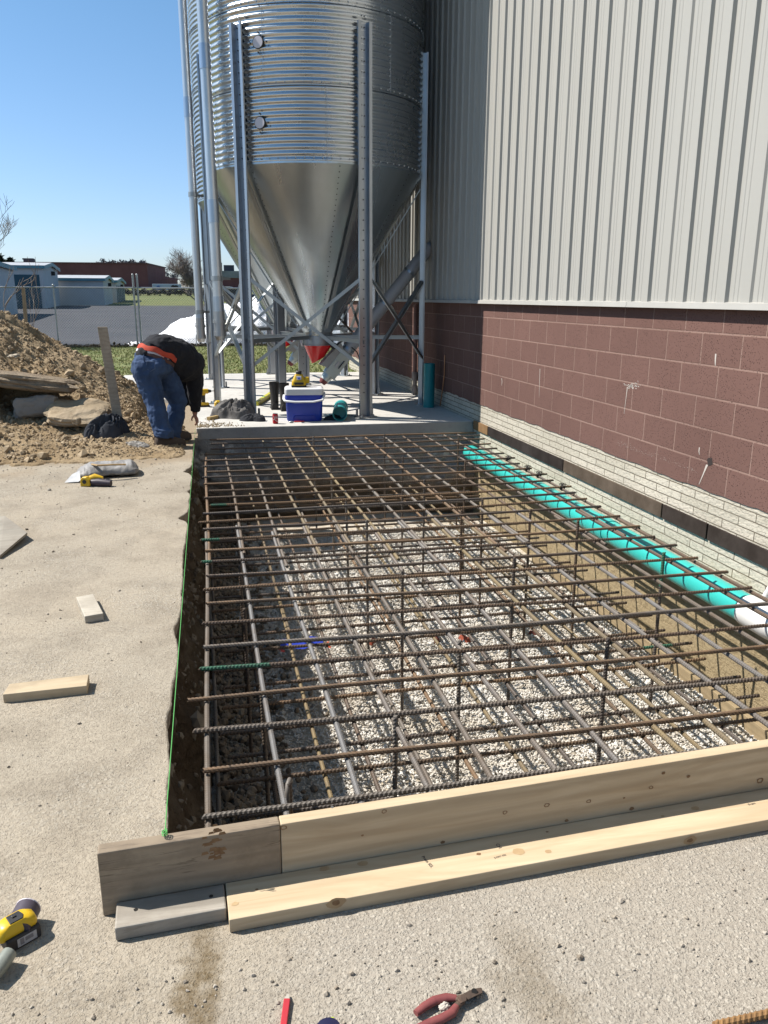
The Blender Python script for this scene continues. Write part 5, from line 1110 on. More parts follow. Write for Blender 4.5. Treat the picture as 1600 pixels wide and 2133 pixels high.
rough_rock('broken_slab', ((a.x+b.x)/2-.30, 9.50, (a.z+b.z)/2+.0), (.72, .42, .085), Matrix.Rotation(R(9), 4, 'Y') @ Matrix.Rotation(R(-4), 4, 'X'), M_SLABB, 'long crusted slab of broken pavement jutting from the heap over a dark hollow', 3, amp=.10, cat='broken slab')
a = GY(75, 845, 9.1); rough_rock('broken_slab', (a.x, 9.15, a.z-.02), (.225, .07, .11), Matrix.Rotation(R(-24), 4, 'X') @ Matrix.Rotation(R(-6), 4, 'Y'), M_ROCKG, 'grey piece of pavement leaning in the dark hollow', 6, amp=.12, cat='broken slab')
a = GY(160, 860, 8.95); rough_rock('broken_slab', (a.x, 9.05, a.z-.02), (.32, .24, .07), Matrix.Rotation(R(4), 4, 'Y') @ Matrix.Rotation(R(22), 4, 'X'), M_ROCKT, 'flat tan block of earth and stone between the hollow and the stake', 9, amp=.12, cat='broken slab')
flat_pow = 3
for i, (px, py, s, M, lb) in enumerate([(54, 922, .12, M_ROCKT, 'biggest tan boulder at the front foot of the heap'), (30, 743, .075, m_plain('pale flat stone', (.48, .41, .31), .8), 'pale flat stone high on the slope of the heap'), (150, 936, .045, M_ROCKG, 'whitish stone in front of the dark jacket'), (8, 935, .07, M_ROCKT, 'brown boulder at the left frame edge below the heap'), (205, 945, .04, M_ROCKT, 'tan stone on the yard below the dark jacket'), (93, 928, .04, M_ROCKT, 'small tan stone right of the biggest boulder'), (160, 878, .055, M_ROCKT, 'angular tan stone below the flat earth block'), (300, 915, .04, M_ROCKG, 'grey stone left of the heel of the bending worker')]):
    y = 8.2 if py > 900 else 9.6
    if py > 900: P = G(px, py, .02)
    else: P = GY(px, py, 10.3 if py < 800 else 8.75)
    rough_rock('rock', (P.x, P.y, P.z+s*.1), (s, s*.8, s*(.3 if i == 1 else .7)), i*1.3, M, lb, 20+i, amp=.3)
# dark jacket and dusty bag at the foot of the stake
P = G(227, 923, .03); cloth('dark_jacket', (P.x, P.y+.02, .05), (.26, .15), 'crumpled charcoal jacket dropped at the foot of the wooden stake', pm('charcoal cloth', (.045, .05, .062), (.03, .033, .042), 6, .95, 0, .4, 120, .004), .1, 12, .27, 1.25, 'jacket')
P = G(283, 934, .02); cloth('dusty_bag', (P.x-.02, P.y+.02, .01), (.19, .085), 'flattened dusty grey bag lying between the charcoal jacket and the boots', pm('dusty plastic', (.40, .38, .35), (.26, .235, .2), 16, .8, 0, .5, 90, .005), -.1, 17, .07, 1.2, 'bag')
# filled bag on the yard
a = G(158, 1000, .0); b = G(285, 991, .0); mid = (a+b)/2; L = (b-a).length; ra = math.atan2(b.y-a.y, b.x-a.x)
nu, nv = 90, 40; U, V = np.meshgrid(np.linspace(0, 1, nu), np.linspace(0, 2*np.pi, nv, endpoint=False), indexing='ij')
w0 = .155*np.clip(np.minimum(U*7+.25, (1-U)*9+.45), 0, 1)**.5; hh = .085*np.clip(np.minimum(U*4.5, (1-U)*8+.12), 0.05, 1)**.6
Yb = np.cos(V)*w0*(1+.06*np.sin(U*9)); Zb = np.sin(V)*hh; Zb = np.where(Zb < 0, Zb*.35, Zb)
wr = .012*fbm(U*14, V*3+U*5, 3, 13)*np.clip(hh*20, 0, 1)+.014*np.abs(fbm(U*26, V*1.5, 2, 15))*np.clip(1-np.minimum(U, 1-U)*5, 0, 1)
Xb = (U-.5)*L*1.02
v = np.stack([Xb*math.cos(ra)-Yb*math.sin(ra)+mid.x, Xb*math.sin(ra)+Yb*math.cos(ra)+mid.y+.13, np.maximum(Zb+wr+.032, .003)], -1).reshape(-1, 3)
i = np.arange(nu-1)[:, None]; j = np.arange(nv)[None]; j2 = (j+1) % nv; f = np.stack([i*nv+j, (i+1)*nv+j, (i+1)*nv+j2, i*nv+j2], -1).reshape(-1, 4)
M_BAG = pm('grey woven bag', (.36, .35, .34), (.20, .19, .18), 9, .55, 0, .5, 130, .004)
sb = np_obj('filled_bag', v, f, M_BAG, True, None, (mid.x, mid.y+.13, 0)); tag(sb, 'full grey plastic bag lying on the yard before the soil heap', 'bag')
a2 = G(138, 1004, .006); m = MB(); e0_ = G(162, 985, .05); m.add([tuple(a2+Vector((-.01, -.02, 0))), tuple(a2+Vector((.10, -.03, .004))), tuple(G(168, 1000, .03)), tuple(G(166, 980, .09)), tuple(G(150, 988, .05))], [(0, 1, 2, 3, 4)]); m.build('torn_end', pm('white film', (.6, .6, .6), (.48, .48, .48), 20, .4), sb)
m = MB(); m.tube([G(186, 966.5, .10), G(205, 969.5, .125), G(230, 968, .125), G(262, 967.5, .115)], .016, 8, 0, True, .5); m.build('tan_stripe', pm('tan print', (.40, .27, .13), None, 40, .7), sb)
# yellow tape and dark tool by the bag
tape(181, 1012, R(-20), 'yellow tape measure lying on the yard in front of the full grey bag', 0, .95)
P = G(205, 1006, .03); e = empty('utility_tool', (P.x, P.y, 0), 'dark hand tool with yellow head lying against the tape before the bag', 'hand tool')
m = MB(); m.tube([P+Vector((-.09, .05, 0)), P+Vector((0, .02, .0)), P+Vector((.10, -.02, -.005))], [.022, .034, .026], 12); m.build('handle', pm('plum black', (.05, .035, .05), None, 8, .5), e, 50)
m = MB(); m.tube([P+Vector((-.12, .07, .012)), P+Vector((-.03, .07, .03)), P+Vector((.03, .06, .02))], [.02, .035, .02], 12); m.build('head', M_YEL, e, 50)

# ------------------------------------------------------------------ foreground tools
# cordless tool at the lower left
P = G(36, 1958, 0.0); e = empty('cordless_tool', P, 'yellow and black cordless tool with grey label lying at the lower left', 'power tool')
ua = (G(70, 1925, 0)-G(4, 1962, 0)).normalized(); rt = math.atan2(ua.y, ua.x); MT = Matrix.Translation(P) @ rotz(rt)
M_PLUM = pm('plum rubber', (.055, .04, .06), (.085, .07, .09), 8, .5, 0, .05, 40)
m = MB(); m.M = MT; m.loft([rr_(.092, .044, .030, .012), rr_(.096, .048, .042, .014), rr_(.088, .046, .056, .016), rr_(.060, .036, .064, .014)]); m.build('yellow_cover', M_YEL, e, 45)
m = MB(); m.M = MT; m.box((.006, -.006, .017), (.082, .052, .034)); bt_ = m.build('battery', M_BLK, e, None, .004)
m = MB(); m.M = MT; m.box((.012, -.0325, .017), (.046, .001, .022)); lb_ = m.build('label', m_plain('label pale', (.45, .44, .44), .5), bt_)
m = MB(); m.M = MT; m.box((.0, -.0333, .018), (.009, .0008, .016)); m.box((.017, -.0333, .0195), (.019, .0008, .010)); m.build('print', m_plain('label print', (.2, .19, .2), .6), lb_)
m = MB(); m.M = MT; m.prism([(-.016, -.016), (.014, -.016), (.020, -.004), (.016, .014), (-.014, .014)], .0635, .0665); m.box((0, .002, .0675), (.010, .008, .004)); m.build('latch', M_BLK, e, None, .001)
ca_ = G(58, 1893, .034); cb_ = G(34, 1942, .03); m = MB(); d_ = (cb_-ca_).normalized(); m.cyl(ca_, cb_, .030, .032, 20); m.build('motor_body', M_PLUM, e, 40)
m = MB(); m.loft([ringv(ca_-d_*.001, d_, .030, 20), ringv(ca_-d_*.003, d_, .031, 20), ringv(ca_-d_*.003, d_, .026, 20), ringv(ca_+d_*.002, d_, .025, 20)]); u_ = d_.cross(Vector((0, 0, 1))).normalized(); w_ = u_.cross(d_)
m.bar(ca_-d_*.003+u_*.025+w_*.01, ca_-d_*.003-u_*.012+w_*.024, .004, .002); m.bar(ca_-d_*.003-u_*.005+w_*.024, ca_-d_*.003-u_*.02-w_*.012, .004, .002); m.build('pale_rim', m_plain('pale rim', (.68, .62, .66), .5), e)
ga = G(20, 1985, .026); gb = G(-18, 2040, .022); m = MB(); m.tube([ga, ga.lerp(gb, .5), gb], [.017, .019, .014], 14); m.build('nose', pm('grey green metal', (.24, .26, .22), (.33, .35, .31), 14, .45, .3), e, 50)
# carpenter's pencil
a = G(589, 2150, .006); b = G(598, 2082, .006); c_ = G(600, 2071, .0055); e = empty('carpenter_pencil', a, 'flat red carpenter pencil lying on the yard at the bottom edge', 'pencil')
MB().bar(a+(a-b)*.6, b, .014, .008).build('shaft', pm('pencil red', (.52, .035, .05), (.42, .03, .04), 30, .5, 0, .1, 80), e, None, .0015)
d_ = (c_-b); s_ = Vector((-d_.y, d_.x, 0)).normalized()
m = MB(); m.hull8([b-s_*.006+Vector((0, 0, .003)), b+s_*.006+Vector((0, 0, .003)), c_+s_*.002+Vector((0, 0, .001)), c_-s_*.002+Vector((0, 0, .001))], [b-s_*.006-Vector((0, 0, .003)), b+s_*.006-Vector((0, 0, .003)), c_+s_*.002-Vector((0, 0, .001)), c_-s_*.002-Vector((0, 0, .001))]); m.build('tip', pm('bare wood', (.6, .55, .48), None, 30, .7), e)
# linesman pliers
J = G(955, 2082, .010); e = empty('pliers', J, 'old pliers with worn red handles lying on the yard at the bottom', 'pliers')
Z = lambda x, y, z=.010: G(x, y, z)
M_IRON = pm('rusty iron', (.10, .075, .06), (.17, .11, .08), 40, .6, .5, .2, 120); M_GRIP = pm('worn red grip', (.26, .075, .07), (.20, .05, .05), 25, .55, 0, .15, 80)
m = MB(); m.hull8([Z(949, 2078, .017), Z(960, 2090, .017), Z(1006, 2068, .015), Z(1003, 2057, .015), Z(984, 2060, .018)], [Z(949, 2078, .003), Z(960, 2090, .003), Z(1006, 2068, .004), Z(1003, 2057, .004), Z(984, 2060, .003)])
m.tube([Z(965, 2083), Z(955, 2092, .010), Z(948, 2098, .010)], .008, 8, 0, True, .7); m.tube([Z(965, 2078), Z(955, 2080), Z(948, 2081)], .008, 8, 0, True, .7); jw = m.build('jaws', M_IRON, e, 40, .0015)
m = MB(); m.cyl(Z(988, 2065, .0170), Z(988, 2065, .0186), .0062, None, 14); m.build('cutter_hole', m_plain('dark hole', (.008, .007, .006), .9), jw)
m = MB(); m.cyl(Z(966, 2080, .016), Z(966, 2080, .0195), .006, None, 14); m.build('rivet', M_IRON, jw)
m = MB(); m.tube([Z(951, 2079), Z(930, 2078), Z(905, 2084), Z(885, 2096), Z(866, 2111)], [.008, .0105, .0105, .010, .008], 10, 0, True, .8); m.build('handle', M_GRIP, e, 50)
m = MB(); m.tube([Z(951, 2096), Z(942, 2110), Z(920, 2122), Z(895, 2131), Z(868, 2142)], [.008, .0105, .0105, .010, .008], 10, 0, True, .8); m.build('handle', M_GRIP, e, 50)
P = Z(926, 2099, .006); rough_rock('rock', (P.x, P.y, .006), (.013, .009, .009), .4, m_gravel('white pebble', (.62, .57, .5), (.5, .45, .4)), 'white pebble lying between the handles of the pliers', 44, amp=.3)
# dark reel at the very bottom edge
a = G(684, 2146, .012); e = empty('chalk_reel', (a.x, a.y, 0), 'dark blue reel with lime tip cut off by the bottom edge', 'reel')
MB().lathe([(.012, 0), (.026, .002), (.028, .010), (.026, .018), (.01, .022)], (a.x, a.y, 0), 20).build('case', pm('navy plastic', (.02, .02, .07), None, 10, .4), e, 40)
b = G(692, 2128, .010); MB().box((b.x, b.y, .012), (.010, .012, .010)).build('tip', m_plain('lime', (.5, .6, .06), .5), e, None, .002)

# ------------------------------------------------------------------ background: fence, snow, trees, buildings
YFN = 26.35
zt0, zt1 = GY(0, 597, YFN).z, GY(283, 604, YFN).z
x_l, x_r = GY(-60, 600, YFN).x, 3.6
zf = lambda x: zt0+(zt1-zt0)*(x-GY(0, 597, YFN).x)/(GY(283, 604, YFN).x-GY(0, 597, YFN).x)*(1 if x < -1 else 1)
zr = 1.76
M_FEN = m_galv('fence zinc', (.36, .37, .38), .5, False, dirt=.2)
fe = empty('chain_link_fence', (x_l, YFN, 0), 'chain link fence with steel posts along the far edge of the lawn', 'fence')
pxs = [-60, 279, 287.5, 434, 600, 760]; posts = [GY(p, 610, YFN).x for p in pxs]+[GY(112, 610, YFN).x]
for i, x in enumerate(posts):
    if x > 3.7: continue
    top_ = zr+.06+(.32 if i in (1, 2) else 0)
    m = MB(); m.cyl((x, YFN, 0), (x, YFN, top_), .030 if i in (1, 2) else .024, None, 10); m.sphere((x, YFN, top_), .034, 10, 6); m.build('post', M_FEN, fe, 40)
m = MB(); m.cyl((x_l, YFN, zr), (x_r, YFN, zr), .021, None, 8); m.build('top_rail', M_FEN, fe, 60)
m = MB(); m.cyl((x_l, YFN, .06), (x_r, YFN, .06), .006, None, 6); m.build('tension_wire', M_FEN, fe, 60)
pit_ = .078; vs = []; fs = []; n0 = 0; H_ = zr-.06; wv = .0036
for s in (1, -1):
    x0 = x_l-H_
    while x0 < x_r+H_:
        xa, za, xb_, zb_ = x0, .06, x0+H_, .06+H_
        if s < 0: xa, xb_ = xb_, xa
        if xa < x_l: za += abs((x_l-xa)/(xb_-xa))*(zb_-za); xa = x_l
        if xb_ < x_l: zb_ -= abs((x_l-xb_)/(xb_-xa))*(zb_-za); xb_ = x_l
        if xa > x_r: za += abs((x_r-xa)/(xb_-xa))*(zb_-za); xa = x_r
        if xb_ > x_r: zb_ -= abs((x_r-xb_)/(xb_-xa))*(zb_-za); xb_ = x_r
        if zb_-za > .05:
            vs += [(xa-wv, YFN+s*.003, za), (xa+wv, YFN+s*.003, za), (xb_+wv, YFN+s*.003, zb_), (xb_-wv, YFN+s*.003, zb_), (xa, YFN+s*.003-wv, za), (xa, YFN+s*.003+wv, za), (xb_, YFN+s*.003+wv, zb_), (xb_, YFN+s*.003-wv, zb_)]; fs += [(n0, n0+1, n0+2, n0+3), (n0+4, n0+5, n0+6, n0+7)]; n0 += 8
        x0 += pit_
np_obj('chain_link', np.array(vs), np.array(fs), M_FEN, False, fe, tuple(ORG[fe.name]))
# dead grass and leaves under the fence
n = 2200; lx = rng.uniform(-4, 3.4, n); ly = YFN-.05+rng.normal(0, .12, n); gv, gf = stones(np.stack([lx, ly, np.abs(rng.normal(.02, .03, n))], -1), rng.uniform(.01, .045, n), .4)
tag(np_obj('fence_litter', gv, gf, m_gravel('fence litter', (.13, .10, .06), (.06, .05, .03))), 'dark dead leaves gathered along the foot of the fence', 'leaves', kind='stuff')
# snow pile
ps = [(345, 694), (352, 686), (362, 678), (380, 672), (400, 668), (425, 660), (445, 645), (462, 641), (490, 640), (510, 630), (531, 625), (552, 640), (580, 648), (620, 640), (670, 632), (705, 645), (735, 668), (760, 700)]
YS = 29.0; P_ = [GY(a, b, YS) for a, b in ps]; sxx = np.array([p.x for p in P_]); szz = np.array([p.z for p in P_]); sxx = np.concatenate([[sxx[0]-.5], sxx, [sxx[-1]+.6]]); szz = np.concatenate([[0], szz, [0]])
X_, Y_ = np.meshgrid(np.linspace(sxx[0], sxx[-1], 170), np.linspace(26.5, 32.5, 70), indexing='ij')
Hs = np.interp(X_, sxx, szz); tt = np.where(Y_ < YS, (Y_-26.55)/(YS-26.55), 1-(Y_-YS)/(32.3-YS)); tt = np.clip(tt, 0, 1); 
Zs = Hs*np.sqrt(np.clip(tt*(2-tt), 0, 1))+(.10*fbm(X_*2.2, Y_*2.2, 5, 121)+.07*(1-np.abs(fbm(X_*5, Y_*5, 3, 122))*2))*np.clip(Hs*tt*3, 0, 1)-.02+np.vectorize(gz)(Y_)
ts = NT('old snow', 1.0); v = ts.coord(False); sp_ = ts.math('MULTIPLY', ts.ramp(ts.vor(v, 5.5), [(.10, 1.0), (.17, 0.0)]), ts.ramp(ts.noise(v, 1.4, 3), [(.42, 0.0), (.6, 1.0)])); 
M_SNOW = ts.out(ts.mix(sp_, (.86, .87, .90), (.22, .21, .2)), .7, 0, ts.bump(ts.noise(v, 9, 5, .65), .6, .05), .3)
tag(np_obj('snow_pile', np.stack([X_, Y_, Zs], -1).reshape(-1, 3), grid_faces(170, 70), M_SNOW, True), 'plowed heap of old white snow behind the fence', 'snow pile')
P = GY(316, 0, YFN+.6); X_, Y_ = np.meshgrid(np.linspace(GY(262, 720, 26.9).x, GY(298, 720, 26.9).x, 30), np.linspace(26.5, 27.3, 20), indexing='ij'); c_ = (X_.mean(), 26.9); Zs = .12*np.clip(1-((X_-c_[0])/(np.ptp(X_)/2))**2-((Y_-26.9)/.4)**2, 0, 1)*(1+.5*fbm(X_*9, Y_*9, 3, 5))+.01
tag(np_obj('snow_patch', np.stack([X_, Y_, Zs], -1).reshape(-1, 3), grid_faces(30, 20), M_SNOW, True), 'small thin patch of snow at the foot of the double fence post', 'snow pile')

# --- bare trees by recursive branching
def bare_tree(name, base, height, spread, label, seed, mat, levels=5, rmin=.006, trunk_r=.09, low=.15, kids=(3, 5), cat='tree', group=None, lean=(0, 0), upb=.28):
    rnd = random.Random(seed); e = empty(name, base, label, cat, group)
    tr, cr = MB(), MB()
    def grow(p, d, L, r, lv):
        pts = [p]; rs = [r]; q = p.copy(); dd = d.copy()
        for k in range(3):
            dd = (dd+Vector((rnd.gauss(0, .12), rnd.gauss(0, .12), rnd.gauss(.03, .08)))).normalized(); q = q+dd*(L/3); pts.append(q.copy()); rs.append(max(rmin, r*(1-.18*(k+1))))
        (tr if lv <= 1 else cr).tube(pts, rs, 6 if lv <= 1 else (4 if lv == 2 else 3), 0, False)
        if lv >= levels: return
        for k in range(rnd.randint(*kids)):
            t = rnd.uniform(.35, 1.0) if lv else rnd.uniform(low, 1.0); i = min(2, int(t*3)); b = pts[i].lerp(pts[i+1], t*3-i)
            a = rnd.uniform(0, 6.28); s = Vector((math.cos(a)*spread, math.sin(a)*spread, rnd.uniform(-.1, .6))); nd = (dd*.75+s*.8+Vector((0, 0, upb))).normalized()
            grow(b, nd, L*rnd.uniform(.55, .82), max(rmin, rs[i]*rnd.uniform(.45, .7)), lv+1)
    grow(Vector(base), Vector((lean[0], lean[1], 1)).normalized(), height*.38, trunk_r, 0)
    tr.build('trunk', mat, e, 60); cr.build('crown', mat, e)
    return e
M_BARK = pm('grey brown bark', (.24, .19, .16), (.33, .27, .23), 6, .9); M_TWIG = pm('pale twig', (.30, .26, .22), (.22, .18, .15), 6, .8); M_BARKD = pm('far twigs', (.17, .14, .13), (.11, .09, .085), 6, .9)
def atD(px, py, D): return CAM+_ray(px, py)*D
g = lambda p, z=None: (p.x, p.y, gz(p.y) if z is None else z)
p = atD(409, 611, 66); bare_tree('bare_tree', g(p), 5.2, 1.25, 'wide leafless tree on the grass beyond the parking lot, behind the fill pipes', 5, M_BARK, 5, .0065, .10, .05, (5, 6))
p = atD(402, 640, 60); bare_tree('bare_bush', (p.x+.9, p.y+3, gz(p.y+3)), 1.5, 1.1, 'low leafless bush below the wide bare tree', 8, M_BARKD, 4, .009, .06, .05, (4, 6))
p = GY(14, 650, 13.8); bare_tree('sapling', (p.x, 13.8, .0), 2.5, .55, 'leafless sapling with upturned twigs standing behind the soil heap', 23, M_TWIG, 3, .003, .011, .5, (2, 3), upb=.5, lean=(.12, 0))
e = empty('sapling_branch', (GY(15, 632, 13.6).x, 13.6, 1.3), 'pale forked branch with upturned tips rising over the soil heap', 'branch')
Q = lambda x, y: GY(x, y, 13.6); m = MB(); tb_ = lambda pts, r0, r1: m.tube([Q(*q) for q in pts], [.62*(r0+(r1-r0)*i/(len(pts)-1)) for i in range(len(pts))], 6)
tb_([(8, 655), (12, 634), (22, 618), (36, 607), (48, 596), (64, 588), (71, 583), (72, 577)], .012, .006); tb_([(46, 597), (45, 588), (49, 578)], .008, .005); tb_([(48, 596), (56, 590), (60, 584)], .008, .005); tb_([(36, 607), (44, 589), (58, 582), (68, 575), (70, 570)], .008, .005); tb_([(10, 640), (25, 616), (38, 594), (42, 582)], .009, .004); tb_([(8, 640), (8, 612), (14, 592), (20, 568), (21, 555)], .008, .004); tb_([(10, 600), (18, 582), (27, 565), (28, 556)], .007, .004); m.build('twigs', M_TWIG, e, 60)
e = empty('tree_stake', (GY(53, 640, 13.7).x, 13.7, 0), 'pair of thin pale stakes standing behind the soil heap', 'stake'); m = MB()
m.bar(GY(47, 598, 13.7), GY(53.5, 690, 13.7), .028, .028); m.build('stake', pm('pale stake', (.42, .36, .25), None, 6, .8), e); m = MB(); m.bar(GY(50, 600, 13.7), GY(57, 690, 13.7), .022, .028); m.build('stake', pm('pale stake', (.42, .36, .25), None, 6, .8), e)
p = atD(-112, 640, 24); bare_tree('bare_tree', g(p), 6.3, .8, 'leafless tree just outside the left edge, only its twig tips in view', 31, M_TWIG, 6, .005, .09, .35, (3, 4))
# evergreens at far left
def conifer(px, pyb, pyt, D, wd, label, seed):
    rnd = random.Random(seed); b = atD(px, pyb, D); zt_ = atD(px, pyt, D).z; z0 = gz(b.y); Hh = zt_-z0; e = empty('evergreen_tree', (b.x, b.y, z0), label, 'tree', 'evergreens at the far left')
    MB().cyl((b.x, b.y, z0), (b.x, b.y, zt_-.3), .18, .03, 6).build('trunk', M_BARKD, e); m = MB()
    for k in range(900):
        t = rnd.random()**.75; z = z0+Hh*(.08+.9*t); rr = wd*(1-t)**.8*rnd.uniform(.25, 1.1); a = rnd.uniform(0, 6.28); c = Vector((b.x+rr*math.cos(a), b.y+rr*math.sin(a), z)); s = rnd.uniform(.12, .34)
        m.add([c+Vector((rnd.gauss(0, s), rnd.gauss(0, s), rnd.gauss(0, s*.6))) for _ in range(3)], [(0, 1, 2)])
    m.build('crown', pm('evergreen needles', (.018, .035, .022), (.035, .055, .032), 1, .9), e)
conifer(7, 600, 532, 120, 2.6, 'taller dark evergreen behind the storage buildings at the far left', 1); conifer(27, 600, 537, 122, 2.7, 'rounder dark evergreen right of the taller one', 2)

# --- storage buildings beyond the lot
M_STW = m_bricks('storage block', .41, .2, .006, 0, 4, (.50, .50, .50), (.46, .46, .47), (.38, .38, .38), 40, 0, .006); M_STW = pm('storage wall', (.66, .66, .65), (.58, .58, .58), 1.2, .85, 0, .15, 6, .02)
M_STD = pm('storage teal door', (.022, .085, .12), (.03, .10, .135), 2, .5); M_STR = pm('storage teal trim', (.10, .25, .30), (.14, .32, .38), 1, .5); M_ROOFW = pm('pale metal roof', (.55, .56, .57), None, 2, .5)
def storage(x0, x1, y0, y1, zb, h, label, doors_side=(), doors_front=(), gable_x=True):
    e = empty('storage_building', ((x0+x1)/2, (y0+y1)/2, zb), label, 'building', 'self storage buildings')
    m = MB(); zt_ = zb+h; ym = (y0+y1)/2
    m.add([(x1, y0, zb-.3), (x1, y1, zb-.3), (x1, y1, zt_), (x1, ym, zt_+.28), (x1, y0, zt_), (x0, y0, zb-.3), (x0, y1, zb-.3), (x0, y1, zt_), (x0, ym, zt_+.28), (x0, y0, zt_)], [(0, 1, 2, 3, 4), (9, 8, 7, 6, 5), (5, 0, 4, 9), (1, 6, 7, 2)]); m.build('wall', M_STW, e)
    m = MB(); ov = .18
    m.add([(x1+ov, y0-ov, zt_+.01), (x1+ov, ym, zt_+.32), (x1+ov, y1+ov, zt_+.01), (x0, y0-ov, zt_+.01), (x0, ym, zt_+.32), (x0, y1+ov, zt_+.01), (x1+ov, y0-ov, zt_+.07), (x1+ov, ym, zt_+.38), (x1+ov, y1+ov, zt_+.07), (x0, y0-ov, zt_+.07), (x0, ym, zt_+.38), (x0, y1+ov, zt_+.07)], [(6, 7, 10, 9), (7, 8, 11, 10), (3, 4, 1, 0), (4, 5, 2, 1), (0, 6, 9, 3), (2, 5, 11, 8)]); rf = m.build('roof', M_ROOFW, e)
    m = MB(); f_ = lambda y, z: (x1+ov+.01, y, z); m.add([f_(y0-ov, zt_-.16), f_(ym, zt_+.14), f_(y1+ov, zt_-.16), f_(y0-ov, zt_+.08), f_(ym, zt_+.39), f_(y1+ov, zt_+.08)], [(0, 1, 4, 3), (1, 2, 5, 4)]); m.box(((x0+x1)/2, y0-ov-.01, zt_-.02), (x1-x0+2*ov, .02, .2)); m.build('fascia', M_STR, rf)
    for a, b in doors_side:
        d = MB().box((x1+.02, (a+b)/2, zb+h*.4), (.05, b-a, h*.82)).build('door', M_STD, e); MB().box((x1+.05, (a+b)/2, zb+.5), (.02, .12, .06)).build('handle', M_ROOFW, d)
    for a, b in doors_front:
        d = MB().box(((a+b)/2, y0-.02, zb+1.1), (b-a, .05, 2.25)).build('door', M_STD, e); MB().box(((a+b)/2, y0-.05, zb+.5), (.12, .02, .06)).build('handle', M_ROOFW, d)
    m = MB(); m.box((x1+.12, ym+.4, zt_-.35), (.25, .22, .28)); m.build('lamp_box', M_BLK, e)
    return e
pA = atD(38, 655, 47); pB = atD(97, 645, 55); pB2 = atD(148, 641, 61); pC = atD(150, 640, 66); pC2 = atD(222, 634, 69)
storage(pA.x-9, pA.x, 31, pA.y, .32, 2.75, 'nearest storage building with teal doors at the left edge', [(31.6, 33.9), (34.6, 36.9), (37.6, 39.9), (40.5, 42.8), (43.2, 45.4)])
storage(pB.x-14, pB.x, pB.y, pB2.y, gz(pB.y)+.0, 2.75, 'middle storage building with one wide dark teal door facing the fence', [], [(pB.x-3.3, pB.x-.25), (pB.x-8, pB.x-5)])
yC = pB2.y+.6
storage(-17, -6.9, yC, yC+7, gz(yC), 1.95, 'farther pale storage building behind the middle one')
storage(-15, -6.7, yC+8.2, yC+17, gz(yC+8)-.05, 1.85, 'farthest storage building with a row of narrow teal doors', [(yC+8.7+k*1.7, yC+9.9+k*1.7) for k in range(5)])
# red brick warehouse
M_WHS = pm('warehouse brick', (.215, .085, .085), (.18, .07, .072), .5, .85, 0, .2, 10, .02)
w0 = atD(36, 603, 180); w1 = atD(310, 606, 180); w2 = atD(347, 604, 205); zt_ = atD(310, 551, 180).z; zb = 2.3
e = empty('warehouse', (w1.x, w1.y, zb), 'long low red brick warehouse on the horizon at the left', 'building')
w3 = Vector((w0.x+(w2.x-w1.x), w0.y+(w2.y-w1.y), 0))
m = MB(); m.prism([(w0.x-40, w0.y), (w1.x, w1.y), (w2.x, w2.y), (w3.x-40, w3.y)], zb-1.5, zt_); m.build('wall', M_WHS, e)
m = MB(); m.prism([(w0.x-40.1, w0.y-.1), (w1.x+.15, w1.y-.15), (w2.x+.15, w2.y), (w3.x-40, w3.y+.1)], zt_+.002, zt_+.30); m.build('parapet', pm('parapet cap', (.16, .07, .07), None, 1, .8), e)
w4 = atD(371, 600, 225); m = MB(); m.prism([(w2.x-3, w2.y+1), (w2.x, w2.y+.5), (w4.x, w4.y), (w4.x-4, w4.y+3)], zb-1, zt_-2.0); m.build('wing', M_WHS, e)
d0 = atD(250, 590, 179.6); d1 = atD(276, 590, 179.6); m = MB(); m.box(((d0.x+d1.x)/2, d0.y-.2, zb+2.8), (d1.x-d0.x, .5, 2.4)); m.build('dock_opening', m_plain('dock dark', (.012, .011, .013), .9), e)
r0 = atD(58, 546, 184); m = MB(); m.box((r0.x, r0.y+2, zt_+.75), (2.2, 2.2, 1.3)); m.hull8([(r0.x-1.3, r0.y+1, zt_+1.5), (r0.x+1.0, r0.y+1, zt_+1.5), (r0.x+1.0, r0.y+3, zt_+1.5), (r0.x-1.3, r0.y+3, zt_+1.5)], [(r0.x-1.3, r0.y+1, zt_+1.2), (r0.x+1.0, r0.y+1, zt_+1.2), (r0.x+1.0, r0.y+3, zt_+1.2), (r0.x-1.3, r0.y+3, zt_+1.2)]); m.build('rooftop_unit', pm('rooftop unit', (.13, .12, .12), None, 1, .7), e)
# second warehouse seen between the fill pipe and the bin leg
v0 = atD(430, 603, 190); v1 = atD(560, 603, 190); zt2 = atD(480, 579, 190).z
e = empty('warehouse', (v0.x, v0.y, 2.5), 'dark maroon warehouse with pale roof seen between the bin legs', 'building')
MB().prism([(v0.x, v0.y), (v1.x+30, v1.y), (v1.x+30, v1.y+40), (v0.x, v0.y+40)], 1.2, zt2).build('wall', M_WHS, e)
MB().prism([(v0.x-.3, v0.y-.3), (v1.x+30, v1.y-.3), (v1.x+30, v1.y+40), (v0.x-.3, v0.y+40)], zt2+.002, zt2+1.6).build('roof', pm('far roof grey', (.30, .31, .33), None, 1, .8), e)
q = atD(478, 577, 192); MB().box((q.x, q.y+1, zt2+2.2), (2.4, 2.4, 1.6)).build('rooftop_unit', pm('dark unit', (.05, .06, .08), None, 1, .7), e)
q = atD(462.5, 575, 192); MB().cyl((q.x, q.y+1, zt2+1), (q.x, q.y+1, zt2+3.6), .18, None, 8).build('vent_stack', M_BLK, e)
